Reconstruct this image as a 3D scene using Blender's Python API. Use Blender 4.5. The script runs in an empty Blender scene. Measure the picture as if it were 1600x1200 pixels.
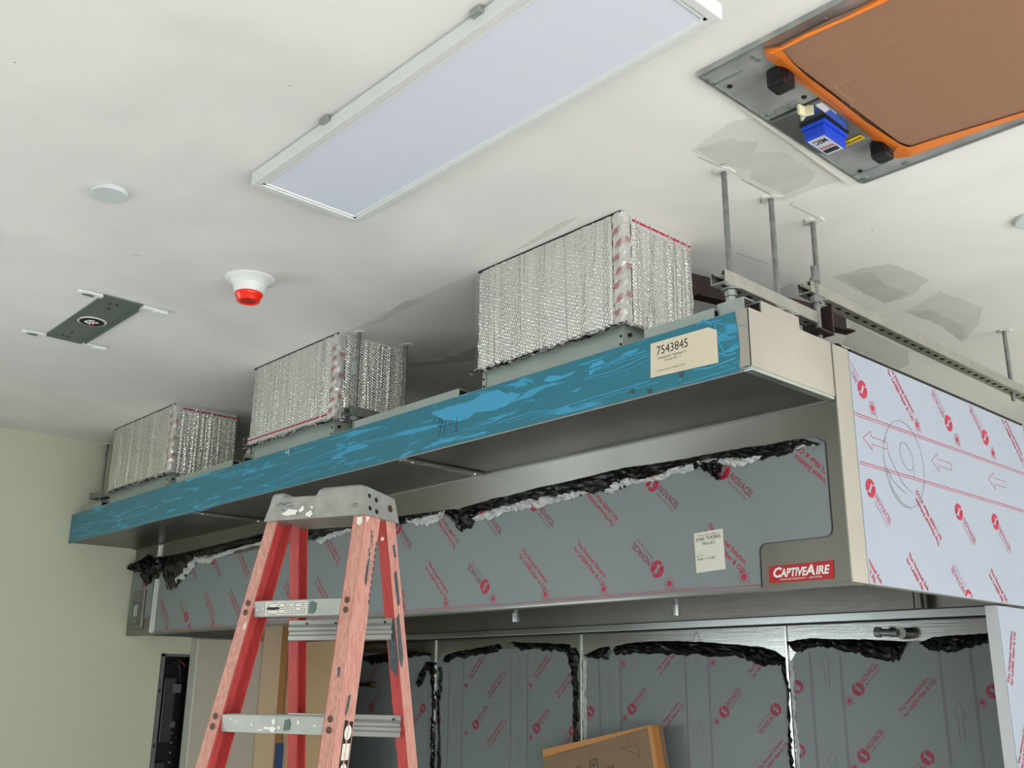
import bpy, bmesh, math, random
from mathutils import Vector, Matrix, noise
from mathutils.geometry import tessellate_polygon
C = bpy.context.scene.collection
random.seed(7)

# ---------------------------------------------------------------- camera
CZ = 1.65                                   # eye height above the floor
YAW, PITCH, ROLL, FPX = -0.8268484, 0.2925096, 0.0095951, 1569.5
fwd = Vector((math.sin(YAW)*math.cos(PITCH), math.cos(YAW)*math.cos(PITCH), math.sin(PITCH)))
rt0 = Vector((math.cos(YAW), -math.sin(YAW), 0))
up0 = rt0.cross(fwd)
RT = rt0*math.cos(ROLL) + up0*math.sin(ROLL)
UP = -rt0*math.sin(ROLL) + up0*math.cos(ROLL)
CAM = Vector((0, 0, CZ))
cam = bpy.data.cameras.new('camera')
cam.sensor_width = 36; cam.lens = FPX/1600*36; cam.clip_start = .05
co = bpy.data.objects.new('camera', cam); C.objects.link(co)
m3 = Matrix((RT, UP, -fwd)).transposed()
co.matrix_world = Matrix.Translation(CAM) @ m3.to_4x4()
bpy.context.scene.camera = co

# ---------------------------------------------------------------- world, lights, exposure
def lin(c):
    if isinstance(c, str): c = tuple(int(c[i:i+2], 16)/255 for i in (0, 2, 4))
    return tuple((x/12.92 if x <= .04045 else ((x+.055)/1.055)**2.4) for x in c[:3]) + (1,)
w = bpy.data.worlds.new('world'); bpy.context.scene.world = w; w.use_nodes = True
wn = w.node_tree; wn.nodes.clear()
bg = wn.nodes.new('ShaderNodeBackground'); bg.inputs[0].default_value = (.80, .90, 1.0, 1); bg.inputs[1].default_value = 1.0
wo = wn.nodes.new('ShaderNodeOutputWorld'); wn.links.new(bg.outputs[0], wo.inputs[0])
vs = bpy.context.scene.view_settings
vs.view_transform = 'Standard'; vs.look = 'None'; vs.gamma = 1; vs.use_curve_mapping = False
vs.exposure = 0.24
def window_light(name, loc, rot, sx, sy, power, col):
    l = bpy.data.lights.new(name, 'AREA'); l.shape = 'RECTANGLE'; l.size = sx; l.size_y = sy
    l.energy = power; l.color = col
    o = bpy.data.objects.new(name, l); o.location = loc; o.rotation_euler = rot; C.objects.link(o)
PI = math.pi
# daylight through the three windows in the right-hand wall
for i, yy in enumerate((-2.6, -.2, 2.2)):
    window_light('window_daylight', (3.35, yy, 1.25), (0, PI/2, 0), 1.9, 2.0, 50, (1.0, 1.0, 1.0))
window_light('window_daylight', (3.35, 4.6, 1.25), (0, PI/2, 0), 1.9, 2.0, 50, (1.0, 1.0, 1.0))  # extra unseen window lamp, added to brighten the ceiling and steel end face
# unseen sun, added so its floor bounce through the right-hand windows brightens the ceiling
sn = bpy.data.lights.new('sun', 'SUN'); sn.energy = 28; sn.angle = .02; sn.color = (1.0, .95, .88)
so = bpy.data.objects.new('sun', sn); so.rotation_euler = (0, math.radians(38), math.radians(8)); C.objects.link(so)
# daylight through the glazed front of the shop in the left-hand wall and the wall behind the camera
for yy, ww in ((-1.05, 1.15), (-2.85, 2.0)):
    window_light('window_daylight', (-5.40, yy, 1.30), (0, -PI/2, 0), 1.0, ww, 25*ww, (.90, .97, 1.0))
for xx in (-3.2, .2):
    window_light('window_daylight', (xx, -4.9, 1.35), (PI/2, 0, 0), 2.4, 1.9, 5, (.96, 1.0, .98))

# ---------------------------------------------------------------- pixel helper (1600x1200 frame of the photograph)
def ray(x, y): return RT*((x-800)/FPX) + UP*((600-y)/FPX) + fwd
def hit(x, y, ax, v):
    d = ray(x, y); return CAM + d*((v-CAM[ax])/d[ax])
def hitp(x, y, O, n):
    d = ray(x, y); return CAM + d*(((O-CAM).dot(n))/d.dot(n))

# ---------------------------------------------------------------- materials
MATS = {}
def newmat(name):
    m = bpy.data.materials.new(name); m.use_nodes = True
    return m, m.node_tree, m.node_tree.nodes['Principled BSDF']
def mat(name, col, rough=.6, metal=0, var=.0, vscale=6, bump=0, bscale=80, stretch=(1, 1, 1), spec=.5, col2=None, det=4):
    if name in MATS: return MATS[name]
    m, t, b = newmat(name); N, L = t.nodes, t.links
    b.inputs['Base Color'].default_value = lin(col); b.inputs['Roughness'].default_value = rough
    b.inputs['Metallic'].default_value = metal; b.inputs['Specular IOR Level'].default_value = spec
    if var or bump:
        g = N.new('ShaderNodeNewGeometry'); mp = N.new('ShaderNodeMapping'); mp.inputs['Scale'].default_value = stretch
        L.new(g.outputs['Position'], mp.inputs[0])
    if var:
        n = N.new('ShaderNodeTexNoise'); n.inputs['Scale'].default_value = vscale; n.inputs['Detail'].default_value = det
        L.new(mp.outputs[0], n.inputs['Vector'])
        r = N.new('ShaderNodeValToRGB'); r.color_ramp.elements[0].position = .35; r.color_ramp.elements[1].position = .68
        c = lin(col); d = lin(col2) if col2 else tuple(x*(1-var) for x in c[:3])+(1,)
        r.color_ramp.elements[0].color = d; r.color_ramp.elements[1].color = c
        L.new(n.outputs[0], r.inputs[0]); L.new(r.outputs[0], b.inputs['Base Color'])
    if bump:
        n = N.new('ShaderNodeTexNoise'); n.inputs['Scale'].default_value = bscale; n.inputs['Detail'].default_value = 3
        L.new(mp.outputs[0], n.inputs['Vector'])
        bp = N.new('ShaderNodeBump'); bp.inputs['Strength'].default_value = bump; bp.inputs['Distance'].default_value = .01
        L.new(n.outputs[0], bp.inputs['Height']); L.new(bp.outputs[0], b.inputs['Normal'])
    MATS[name] = m
    return m
def steel(name, col, rough=.3, stretch=(1, 1, 160), amt=.12, aniso=0):
    """stainless with brushed grain: fine noise stretched along the grain"""
    m, t, b = newmat(name); N, L = t.nodes, t.links
    b.inputs['Metallic'].default_value = 1; b.inputs['Roughness'].default_value = rough
    g = N.new('ShaderNodeNewGeometry'); mp = N.new('ShaderNodeMapping'); mp.inputs['Scale'].default_value = stretch
    L.new(g.outputs['Position'], mp.inputs[0])
    n = N.new('ShaderNodeTexNoise'); n.inputs['Scale'].default_value = 6; n.inputs['Detail'].default_value = 5
    L.new(mp.outputs[0], n.inputs['Vector'])
    bp = N.new('ShaderNodeBump'); bp.inputs['Strength'].default_value = amt; bp.inputs['Distance'].default_value = .004
    L.new(n.outputs[0], bp.inputs['Height']); L.new(bp.outputs[0], b.inputs['Normal'])
    n2 = N.new('ShaderNodeTexNoise'); n2.inputs['Scale'].default_value = 3; n2.inputs['Detail'].default_value = 3
    L.new(g.outputs['Position'], n2.inputs['Vector'])
    r = N.new('ShaderNodeValToRGB'); c = lin(col)
    r.color_ramp.elements[0].color = tuple(x*.86 for x in c[:3])+(1,); r.color_ramp.elements[1].color = c
    r.color_ramp.elements[0].position = .35; r.color_ramp.elements[1].position = .6
    L.new(n2.outputs[0], r.inputs[0]); L.new(r.outputs[0], b.inputs['Base Color'])
    if aniso:
        tg = N.new('ShaderNodeTangent'); tg.direction_type = 'RADIAL'; tg.axis = 'Z'; b.inputs['Anisotropic'].default_value = aniso; b.inputs['Anisotropic Rotation'].default_value = .25; L.new(tg.outputs[0], b.inputs['Tangent'])
    MATS[name] = m; return m
STEEL = steel('brushed_stainless', '9b9a94', .40, (1, 1, 160), .03, .95)
STEELD = steel('stainless_inside', '84827c', .38)
STEELW = steel('stainless_wall', 'a3a5a2', .22, (1, 1, 60), .06)
STEELE = steel('stainless_end', 'b9b4ab', .48, (1, 1, 60), .05); STEELE.node_tree.nodes['Principled BSDF'].inputs['Metallic'].default_value = .6
BRIGHT = steel('bright_stainless', 'd2d9d7', .22, (1, 1, 30), .004)
WALLPAINT = mat('wall_paint', 'c4c7b2', .85, bump=.05, bscale=220)
def ceiling_mat():
    m, t, b = newmat('ceiling_paint'); N, L = t.nodes, t.links
    b.inputs['Roughness'].default_value = .9
    g = N.new('ShaderNodeNewGeometry')
    n = N.new('ShaderNodeTexNoise'); n.inputs['Scale'].default_value = 1.6; n.inputs['Detail'].default_value = 5; n.inputs['Distortion'].default_value = .6
    L.new(g.outputs['Position'], n.inputs['Vector'])
    r = N.new('ShaderNodeValToRGB'); e = r.color_ramp.elements
    e[0].position = .38; e[0].color = lin('e0e0df'); e[1].position = .6; e[1].color = lin('eaeae8')
    L.new(n.outputs[0], r.inputs[0]); L.new(r.outputs[0], b.inputs['Base Color'])
    n2 = N.new('ShaderNodeTexNoise'); n2.inputs['Scale'].default_value = 9; n2.inputs['Detail'].default_value = 8
    L.new(g.outputs['Position'], n2.inputs['Vector'])
    bp = N.new('ShaderNodeBump'); bp.inputs['Strength'].default_value = .12; bp.inputs['Distance'].default_value = .01
    L.new(n2.outputs[0], bp.inputs['Height']); L.new(bp.outputs[0], b.inputs['Normal'])
    return m
CEIL = ceiling_mat()
PATCH = mat('joint_compound', 'cacac8', .9, var=.08, vscale=14)
PATCHL = mat('joint_compound_light', 'd6d6d3', .9, var=.05, vscale=10)
WHITE = mat('white_plastic', 'e4e7e8', .35)
FRAME = mat('light_frame', 'd5d8d8', .4)
DIFF = mat('light_diffuser', 'd9dfed', .45)
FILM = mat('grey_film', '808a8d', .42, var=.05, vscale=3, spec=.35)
FILM_LIT = mat('grey_film_lit_side', '9aa2b1', .42, var=.04, vscale=3, spec=.3)  # same film, lighter and bluer: window light put into the colour
RED = mat('red_print', 'a81d3e', .5)
REDL = mat('pale_red_print', 'a8607a', .5)
REDB = mat('red_badge', 'b01620', .35)
INK = mat('black_ink', '1c1c20', .6)
GREYINK = mat('grey_ink', '5c5a62', .6)
BLACK = mat('black_film', '060707', .34, bump=.35, bscale=35, spec=.35)
WCR = mat('film_underside', 'b9bdbe', .35, bump=.3, bscale=60)
DARK = mat('dark_hole', '0c0c0c', .7)
GALV = mat('galvanised', 'b5bbb9', .38, .85, var=.25, vscale=22, bump=.05, bscale=40)
GALVD = mat('galvanised_plate', 'bcc1c2', .45, .5, var=.45, vscale=9, det=6)
COLLAR = mat('collar_sheet', 'a9b4b0', .45, .55, var=.1, vscale=5)
STRUT = mat('strut_steel', 'b8b8b0', .35, .8, var=.15, vscale=20)
ROD = mat('rod_zinc', '8f9392', .45, .7, var=.3, vscale=45)
RUST = mat('rusty_primer_steel', '2e1d1a', .6, .2, var=.4, vscale=25)
CARD = mat('cardboard', '98715a', .85, var=.10, vscale=30, stretch=(1, 6, 1))
CARDB = mat('cardboard_box', '8f7860', .85, var=.08, vscale=20)
ORANGE = mat('orange_tape', 'ee8126', .45, bump=.2, bscale=30)
ORANGEB = mat('orange_tape_pale', 'c98a4c', .5, bump=.2, bscale=30)
BLUEP = mat('blue_plastic', '1c45c8', .35)
BLUEPL = mat('blue_film_clear', '4a68c4', .4)
YEL = mat('yellow_sticker', 'ecc21c', .5)
CREAM = mat('cream_plastic', 'd8d8b4', .5)
PAPER = mat('paper_label', 'd9cfb9', .7, var=.04)
PAPERW = mat('white_label', 'd6d6cc', .7)
ALU = mat('aluminium', 'b4b6b4', .42, .75, var=.12, vscale=18)
ALUC = mat('cast_cap', 'a5a7a2', .55, .35, var=.22, vscale=25, bump=.1, bscale=90)
LRED = mat('fibreglass_red', 'bc4846', .5, var=.4, vscale=40, stretch=(3, 3, .6), col2='a83c3c')
LPINK = mat('fibreglass_faded', 'c99a8e', .6, var=.5, vscale=60, stretch=(3, 3, .5), col2='b67c70')
SPLAT = mat('white_paint_drop', 'e2e4de', .6)
SCUFF = mat('dark_scuff', '4d5a60', .7, var=.4, vscale=90)
RIVET = mat('rivet_brown', '5b4638', .5, .5)
PANELG = mat('grey_cabinet', '6c7272', .5, .3, var=.2, vscale=20)
TAN = mat('tan_board', 'e0c39c', .8, var=.08, vscale=6)
TANE = mat('tan_board_edge', 'a67c4c', .8)
GREIGE = mat('grey_wall_board', 'bfbbae', .85, var=.05)
REDLENS = mat('red_lens', 'ff2a12', .25)
REDLENS.node_tree.nodes['Principled BSDF'].inputs['Subsurface Weight'].default_value = .2
FLOORM = mat('concrete_floor', 'bebcb7', .7, var=.2, vscale=3)
BLUES = mat('blue_sheet', '2c4f86', .6)
GLASS = mat('window_frame_paint', '6f7472', .5)

def blue_film():
    m, t, b = newmat('blue_protective_film'); N, L = t.nodes, t.links
    b.inputs['Roughness'].default_value = .3; b.inputs['Specular IOR Level'].default_value = .4
    g = N.new('ShaderNodeNewGeometry'); mp = N.new('ShaderNodeMapping')
    mp.inputs['Scale'].default_value = (4.5, 1, 44); mp.inputs['Rotation'].default_value = (0, .05, 0)
    L.new(g.outputs['Position'], mp.inputs[0])
    n = N.new('ShaderNodeTexNoise'); n.inputs['Scale'].default_value = 1.0; n.inputs['Detail'].default_value = 7
    n.inputs['Distortion'].default_value = .9; n.inputs['Roughness'].default_value = .62
    L.new(mp.outputs[0], n.inputs['Vector'])
    r = N.new('ShaderNodeValToRGB'); e = r.color_ramp.elements
    e[0].position = .57; e[0].color = lin('2b7488'); e[1].position = .60; e[1].color = lin('3c9ac2')
    L.new(n.outputs[0], r.inputs[0])
    mp2 = N.new('ShaderNodeMapping'); mp2.inputs['Scale'].default_value = (30, 1, 190); L.new(g.outputs['Position'], mp2.inputs[0])
    n2 = N.new('ShaderNodeTexNoise'); n2.inputs['Scale'].default_value = 1; n2.inputs['Detail'].default_value = 3; L.new(mp2.outputs[0], n2.inputs['Vector'])
    r2 = N.new('ShaderNodeValToRGB'); r2.color_ramp.elements[0].position = .70; r2.color_ramp.elements[1].position = .73
    L.new(n2.outputs[0], r2.inputs[0])
    mx = N.new('ShaderNodeMix'); mx.data_type = 'RGBA'; L.new(r2.outputs[0], mx.inputs[0]); L.new(r.outputs[0], mx.inputs[6]); mx.inputs[7].default_value = lin('4aa2c2')
    L.new(mx.outputs[2], b.inputs['Base Color'])
    bp = N.new('ShaderNodeBump'); bp.inputs['Strength'].default_value = .25; bp.inputs['Distance'].default_value = .004
    L.new(n.outputs[0], bp.inputs['Height']); L.new(bp.outputs[0], b.inputs['Normal'])
    return m
BLUEF = blue_film()
BLUEB = mat('blue_film_bubble', '3f9cc6', .28)

def perforated():
    m, t, b = newmat('perforated_stainless'); N, L = t.nodes, t.links
    b.inputs['Metallic'].default_value = .9; b.inputs['Roughness'].default_value = .34
    g = N.new('ShaderNodeNewGeometry'); mp = N.new('ShaderNodeMapping'); mp.inputs['Rotation'].default_value = (0, 0, .785); mp.inputs['Scale'].default_value = (1, 1, 0)
    L.new(g.outputs['Position'], mp.inputs[0])
    v = N.new('ShaderNodeTexVoronoi'); v.inputs['Scale'].default_value = 190; v.inputs['Randomness'].default_value = 0
    L.new(mp.outputs[0], v.inputs['Vector'])
    r = N.new('ShaderNodeValToRGB'); e = r.color_ramp.elements
    e[0].position = .30; e[0].color = lin('1f1d19'); e[1].position = .42; e[1].color = lin('96938c')
    L.new(v.outputs['Distance'], r.inputs[0])
    n2 = N.new('ShaderNodeTexNoise'); n2.inputs['Scale'].default_value = 4; n2.inputs['Detail'].default_value = 4
    L.new(g.outputs['Position'], n2.inputs['Vector'])
    mx = N.new('ShaderNodeMix'); mx.data_type = 'RGBA'; mx.blend_type = 'MULTIPLY'; mx.inputs[0].default_value = .5
    L.new(r.outputs[0], mx.inputs[6]); L.new(n2.outputs[0], mx.inputs[7]); L.new(mx.outputs[2], b.inputs['Base Color'])
    return m
PERF = perforated()

def foil(name, col, ridge):
    """bubble foil insulation: fine bubble rows plus long upright wrinkles"""
    m, t, b = newmat(name); N, L = t.nodes, t.links
    b.inputs['Metallic'].default_value = .9; b.inputs['Roughness'].default_value = .24
    b.inputs['Base Color'].default_value = lin(col)
    g = N.new('ShaderNodeNewGeometry')
    sx = N.new('ShaderNodeSeparateXYZ'); L.new(g.outputs['Position'], sx.inputs[0])
    xy = N.new('ShaderNodeMath'); xy.operation = 'ADD'; L.new(sx.outputs[0], xy.inputs[0]); L.new(sx.outputs[1], xy.inputs[1])
    cb = N.new('ShaderNodeCombineXYZ'); L.new(xy.outputs[0], cb.inputs[0]); L.new(sx.outputs[2], cb.inputs[1])
    mp = N.new('ShaderNodeMapping'); mp.inputs['Rotation'].default_value = (.0, .0, .42)
    L.new(cb.outputs[0], mp.inputs[0])
    v = N.new('ShaderNodeTexVoronoi'); v.voronoi_dimensions = '2D'; v.inputs['Scale'].default_value = 105; v.inputs['Randomness'].default_value = .3
    L.new(mp.outputs[0], v.inputs['Vector'])
    mp2 = N.new('ShaderNodeMapping'); mp2.inputs['Scale'].default_value = (17, 17, .9); L.new(g.outputs['Position'], mp2.inputs[0])
    n = N.new('ShaderNodeTexNoise'); n.inputs['Scale'].default_value = 1; n.inputs['Detail'].default_value = 2; L.new(mp2.outputs[0], n.inputs['Vector'])
    ab = N.new('ShaderNodeMath'); ab.operation = 'SUBTRACT'; ab.inputs[1].default_value = .5; L.new(n.outputs[0], ab.inputs[0])
    a2 = N.new('ShaderNodeMath'); a2.operation = 'ABSOLUTE'; L.new(ab.outputs[0], a2.inputs[0])
    a3 = N.new('ShaderNodeMath'); a3.operation = 'MINIMUM'; a3.inputs[1].default_value = .03; L.new(a2.outputs[0], a3.inputs[0])
    mu = N.new('ShaderNodeMath'); mu.operation = 'MULTIPLY'; mu.inputs[1].default_value = -ridge; L.new(a3.outputs[0], mu.inputs[0])
    sq = N.new('ShaderNodeMath'); sq.operation = 'POWER'; sq.inputs[1].default_value = 2.0; L.new(v.outputs['Distance'], sq.inputs[0])
    sm = N.new('ShaderNodeMath'); sm.operation = 'MULTIPLY'; sm.inputs[1].default_value = -1.4; L.new(sq.outputs[0], sm.inputs[0])
    ad = N.new('ShaderNodeMath'); ad.operation = 'ADD'; L.new(mu.outputs[0], ad.inputs[0]); L.new(sm.outputs[0], ad.inputs[1])
    n3 = N.new('ShaderNodeTexNoise'); n3.inputs['Scale'].default_value = 1; n3.inputs['Detail'].default_value = 4
    mp3 = N.new('ShaderNodeMapping'); mp3.inputs['Scale'].default_value = (22, 22, 2.5); L.new(g.outputs['Position'], mp3.inputs[0]); L.new(mp3.outputs[0], n3.inputs['Vector'])
    ad2 = N.new('ShaderNodeMath'); ad2.operation = 'MULTIPLY_ADD'; ad2.inputs[1].default_value = 3.5; L.new(n3.outputs[0], ad2.inputs[0]); L.new(ad.outputs[0], ad2.inputs[2])
    bp = N.new('ShaderNodeBump'); bp.inputs['Strength'].default_value = .6; bp.inputs['Distance'].default_value = .004
    L.new(ad2.outputs[0], bp.inputs['Height']); L.new(bp.outputs[0], b.inputs['Normal'])
    return m
FOIL = foil('bubble_foil', 'e8e8e5', 34)
LIPM = mat('lip_steel', '8e908c', .4, .8)
TAPE = mat('foil_tape', 'd4d4d2', .32, .6, bump=.4, bscale=24)

# ---------------------------------------------------------------- builders
def wloc(o):
    v = Vector((0, 0, 0))
    while o is not None: v += o.location; o = o.parent
    return v
def tag(o, label=None, cat=None, group=None, kind=None):
    if label: o['label'] = label
    if cat: o['category'] = cat
    if group: o['group'] = group
    if kind: o['kind'] = kind
    return o
def thing(name, loc, label, cat, group=None):
    o = bpy.data.objects.new(name, None); o.location = loc; o.empty_display_size = .05
    C.objects.link(o); return tag(o, label, cat, group)
class MB:
    def __init__(s): s.v = []; s.f = []
    def poly(s, pts): i = len(s.v); s.v += [Vector(p) for p in pts]; s.f.append(tuple(range(i, i+len(pts)))); return s
    def mesh(s, vs, fs):
        i = len(s.v); s.v += [Vector(p) for p in vs]; s.f += [tuple(i+k for k in f) for f in fs]; return s
    def box(s, a, b, bev=0):
        x0, y0, z0 = a; x1, y1, z1 = b
        return s.obox(Vector(((x0+x1)/2, (y0+y1)/2, (z0+z1)/2)), Vector((1, 0, 0)), Vector((0, 1, 0)), Vector((0, 0, 1)), abs(x1-x0)/2, abs(y1-y0)/2, abs(z1-z0)/2, bev)
    def obox(s, c, e1, e2, e3, h1, h2, h3, bev=0):
        c = Vector(c)
        if bev <= 0:
            vs = [c+e1*(i*h1)+e2*(j*h2)+e3*(k*h3) for i in (-1, 1) for j in (-1, 1) for k in (-1, 1)]
            fs = [(0, 1, 3, 2), (4, 6, 7, 5), (0, 4, 5, 1), (2, 3, 7, 6), (0, 2, 6, 4), (1, 5, 7, 3)]
            if e1.cross(e2).dot(e3) < 0: fs = [f[::-1] for f in fs]
            return s.mesh(vs, fs)
        bm = bmesh.new(); bmesh.ops.create_cube(bm, size=1)
        for v in bm.verts: v.co = Vector((v.co.x*2*h1, v.co.y*2*h2, v.co.z*2*h3))
        bmesh.ops.bevel(bm, geom=bm.edges[:], offset=min(bev, h1*.9, h2*.9, h3*.9), segments=2, affect='EDGES', profile=.6)
        bm.verts.index_update()
        s.mesh([c+e1*v.co.x+e2*v.co.y+e3*v.co.z for v in bm.verts], [[v.index for v in f.verts] for f in bm.faces]); bm.free()
        return s
    def cyl(s, p0, p1, r0, r1=None, n=16, caps=True):
        p0 = Vector(p0); p1 = Vector(p1); r1 = r0 if r1 is None else r1
        d = (p1-p0).normalized(); a = d.orthogonal().normalized(); b = d.cross(a)
        vs = []
        for p, r in ((p0, r0), (p1, r1)):
            vs += [p+(a*math.cos(2*PI*i/n)+b*math.sin(2*PI*i/n))*r for i in range(n)]
        fs = [(i, (i+1) % n, n+(i+1) % n, n+i) for i in range(n)]
        if caps: fs += [tuple(range(n))[::-1], tuple(range(n, 2*n))]
        return s.mesh(vs, fs)
    def tube(s, pts, r, n=8):
        for a, b in zip(pts[:-1], pts[1:]): s.cyl(a, b, r, n=n)
        return s
    def lathe(s, c, prof, n=40, down=True):
        """profile of (radius, drop) about a vertical axis through c"""
        c = Vector(c); vs = []; fs = []
        for r, z in prof: vs += [c+Vector((r*math.cos(2*PI*i/n), r*math.sin(2*PI*i/n), -z)) for i in range(n)]
        for k in range(len(prof)-1):
            for i in range(n): fs.append((k*n+i, (k+1)*n+i, (k+1)*n+(i+1) % n, k*n+(i+1) % n))
        fs.append(tuple(range((len(prof)-1)*n, len(prof)*n))[::-1])
        return s.mesh(vs, fs)
    def prism(s, pts, ext):
        """closed 3D polygon extruded by a vector"""
        pts = [Vector(p) for p in pts]; ext = Vector(ext); n = len(pts)
        nn = Vector((0, 0, 0))
        for i in range(n): nn += pts[i].cross(pts[(i+1) % n])
        if nn.dot(ext) > 0: pts = pts[::-1]
        tri = tessellate_polygon([pts])
        nrm = Vector((0, 0, 0))
        for i in range(n): nrm += pts[i].cross(pts[(i+1) % n])
        fs = []
        for a, b, c in tri:
            t = (pts[b]-pts[a]).cross(pts[c]-pts[a])
            if t.dot(nrm) < 0: a, c = c, a
            fs.append((a, b, c)); fs.append((n+c, n+b, n+a))
        for i in range(n): j = (i+1) % n; fs.append((j, i, n+i, n+j))
        return s.mesh(pts+[p+ext for p in pts], fs)
    def flat(s, pts, off=Vector((0, 0, 0))):
        pts = [Vector(p)+off for p in pts]
        return s.mesh(pts, list(tessellate_polygon([pts])))
    def stroke(s, pts, wd, n):
        """a pen or tape line: flat ribbon along 3D points, facing n"""
        n = Vector(n); pts = [Vector(p) for p in pts]
        for i, (a, b) in enumerate(zip(pts[:-1], pts[1:])):
            d = (b-a)
            if d.length < 1e-6: continue
            d = d.normalized(); sd = n.cross(d).normalized()*wd/2; e = d*wd*.3; o = n*(.00004*(i % 2))
            s.mesh([a-e-sd+o, b+e-sd+o, b+e+sd+o, a-e+sd+o], [(0, 1, 2, 3)])
        return s
    def build(s, name, m, parent=None, smooth=False, base=True):
        if not s.v: return None
        me = bpy.data.meshes.new(name)
        o = bpy.data.objects.new(name, me)
        if parent is not None: o.parent = parent; off = wloc(parent)
        elif base:
            xs = [v.x for v in s.v]; ys = [v.y for v in s.v]; zs = [v.z for v in s.v]
            off = Vector(((min(xs)+max(xs))/2, (min(ys)+max(ys))/2, min(zs))); o.location = off
        else: off = Vector((0, 0, 0))
        me.from_pydata([v-off for v in s.v], [], s.f); me.materials.append(m)
        if smooth:
            for p in me.polygons: p.use_smooth = True
        me.update(); C.objects.link(o); return o
def structure(o): o['kind'] = 'structure'; return o

_tc = {}
def glyphs(body, bold=0, shear=0, spacing=1):
    k = (body, bold, shear, spacing)
    if k in _tc: return _tc[k]
    c = bpy.data.curves.new('t', 'FONT'); c.body = body; c.size = 1; c.resolution_u = 2; c.offset = bold; c.shear = shear; c.space_character = spacing
    o = bpy.data.objects.new('t', c); C.objects.link(o)
    dg = bpy.context.evaluated_depsgraph_get(); dg.update()
    me = bpy.data.meshes.new_from_object(o.evaluated_get(dg))
    bm = bmesh.new(); bm.from_mesh(me); bmesh.ops.triangulate(bm, faces=bm.faces[:]); bm.verts.index_update()
    vs = [(v.co.x, v.co.y) for v in bm.verts]; fs = [[v.index for v in f.verts] for f in bm.faces]; bm.free()
    bpy.data.objects.remove(o); bpy.data.curves.remove(c); bpy.data.meshes.remove(me)
    w_ = max(v[0] for v in vs) if vs else 1
    _tc[k] = (vs, fs, w_); return _tc[k]
def text(mb, body, O, dx, dy, size=None, length=None, bold=0, shear=0, clip=None, spacing=1, align='L'):
    vs, fs, W = glyphs(body, bold, shear, spacing)
    dx = Vector(dx).normalized(); dy = Vector(dy).normalized()
    sx = size if size else length/W
    sy = size if size else sx
    if size and length: sx = length/W
    x0 = -W/2*sx if align == 'C' else 0
    P = [Vector(O)+dx*(x0+x*sx)+dy*(y*sy) for x, y in vs]
    F = fs
    if clip: F = [f for f in fs if all(clip(P[i]) for i in f)]
    if F: mb.mesh(P, F)

# ---------------------------------------------------------------- main dimensions
H = 1.256+CZ                               # ceiling
XR, XL = -1.2353, -5.4728                  # right end and left end of the hood, left wall
D, YH = 1.88, 2.2469                       # front of the plenum, front of the hood
ZT, ZB, ZL = .8500+CZ, .6968+CZ, .2472+CZ
YB = 3.46                                  # face of the steel wall behind
YBK = 3.50

# ---------------------------------------------------------------- the room
o = structure(MB().box((-8, -5.0, -.1), (3.5, 7.0, 0)).build('floor', FLOORM))
ceil = structure(MB().box((-8, -5.0, H), (3.5, 7.0, H+.12)).build('ceiling', CEIL))
# left wall with the recess for the electrical cabinet and the shop windows nearer the camera
ey0, ey1, ez1, ez0 = 2.452, 2.66, .155+CZ, .45
X0 = XL-.16
wl = MB()
wl.box((X0, ey1, 0), (XL, 7.0, H)); wl.box((X0, -.40, 0), (XL, ey0, H)); wl.box((X0, ey0, ez1), (XL, ey1, H)); wl.box((X0, ey0, 0), (XL, ey1, ez0))
wl.box((X0, -5.0, 0), (XL, -.40, .35)); wl.box((X0, -5.0, 2.55), (XL, -.40, H)); wl.box((X0, -5, .35), (XL, -3.95, 2.55))
wl = structure(wl.build('wall_left', WALLPAINT))
def window_frame(n, mb): structure(mb.build('window_%d' % n, GLASS))
f = MB()
for yy in (-.42, -1.72, -3.93): f.box((XL-.12, yy-.05, .35), (XL+.02, yy+.05, 2.55))
f.box((XL-.12, -3.95, .35), (XL+.02, -.40, .43)); f.box((XL-.12, -3.95, 2.47), (XL+.02, -.40, 2.55))
window_frame(1, f)
wr = MB(); XW = 3.5
wr.box((XW, -5, 0), (XW+.15, 7, .25)); wr.box((XW, -5, 2.3), (XW+.15, 7, H))
for a, b in ((-5, -3.6), (-1.6, -1.2), (.8, 1.2), (3.2, 3.6), (5.6, 7)): wr.box((XW, a, .25), (XW+.15, b, 2.3))
structure(wr.build('wall_right', WALLPAINT))
for i, yy in enumerate((-2.6, -.2, 2.2, 4.6)):  # the last window is added, unseen, for the extra lamp
    f = MB()
    for s_ in (-1, 1): f.box((XW, yy+s_*1.0-.03, .25), (XW+.1, yy+s_*1.0+.03, 2.3)); f.box((XW, yy-1, .25 if s_ < 0 else 2.24), (XW+.1, yy+1, .31 if s_ < 0 else 2.3))
    window_frame(i+2, f)
structure(MB().box((-8, -5.15, 0), (3.5, -5.0, H)).build('wall_front', WALLPAINT))
wb = structure(MB().box((-8, 5.6, 0), (3.5, 5.75, H)).build('wall_back', WALLPAINT))
inner = structure(MB().box((XL, YBK, 0), (XR+.0, YBK+.14, 2.05)).build('wall_cooking_line', WALLPAINT))

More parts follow.
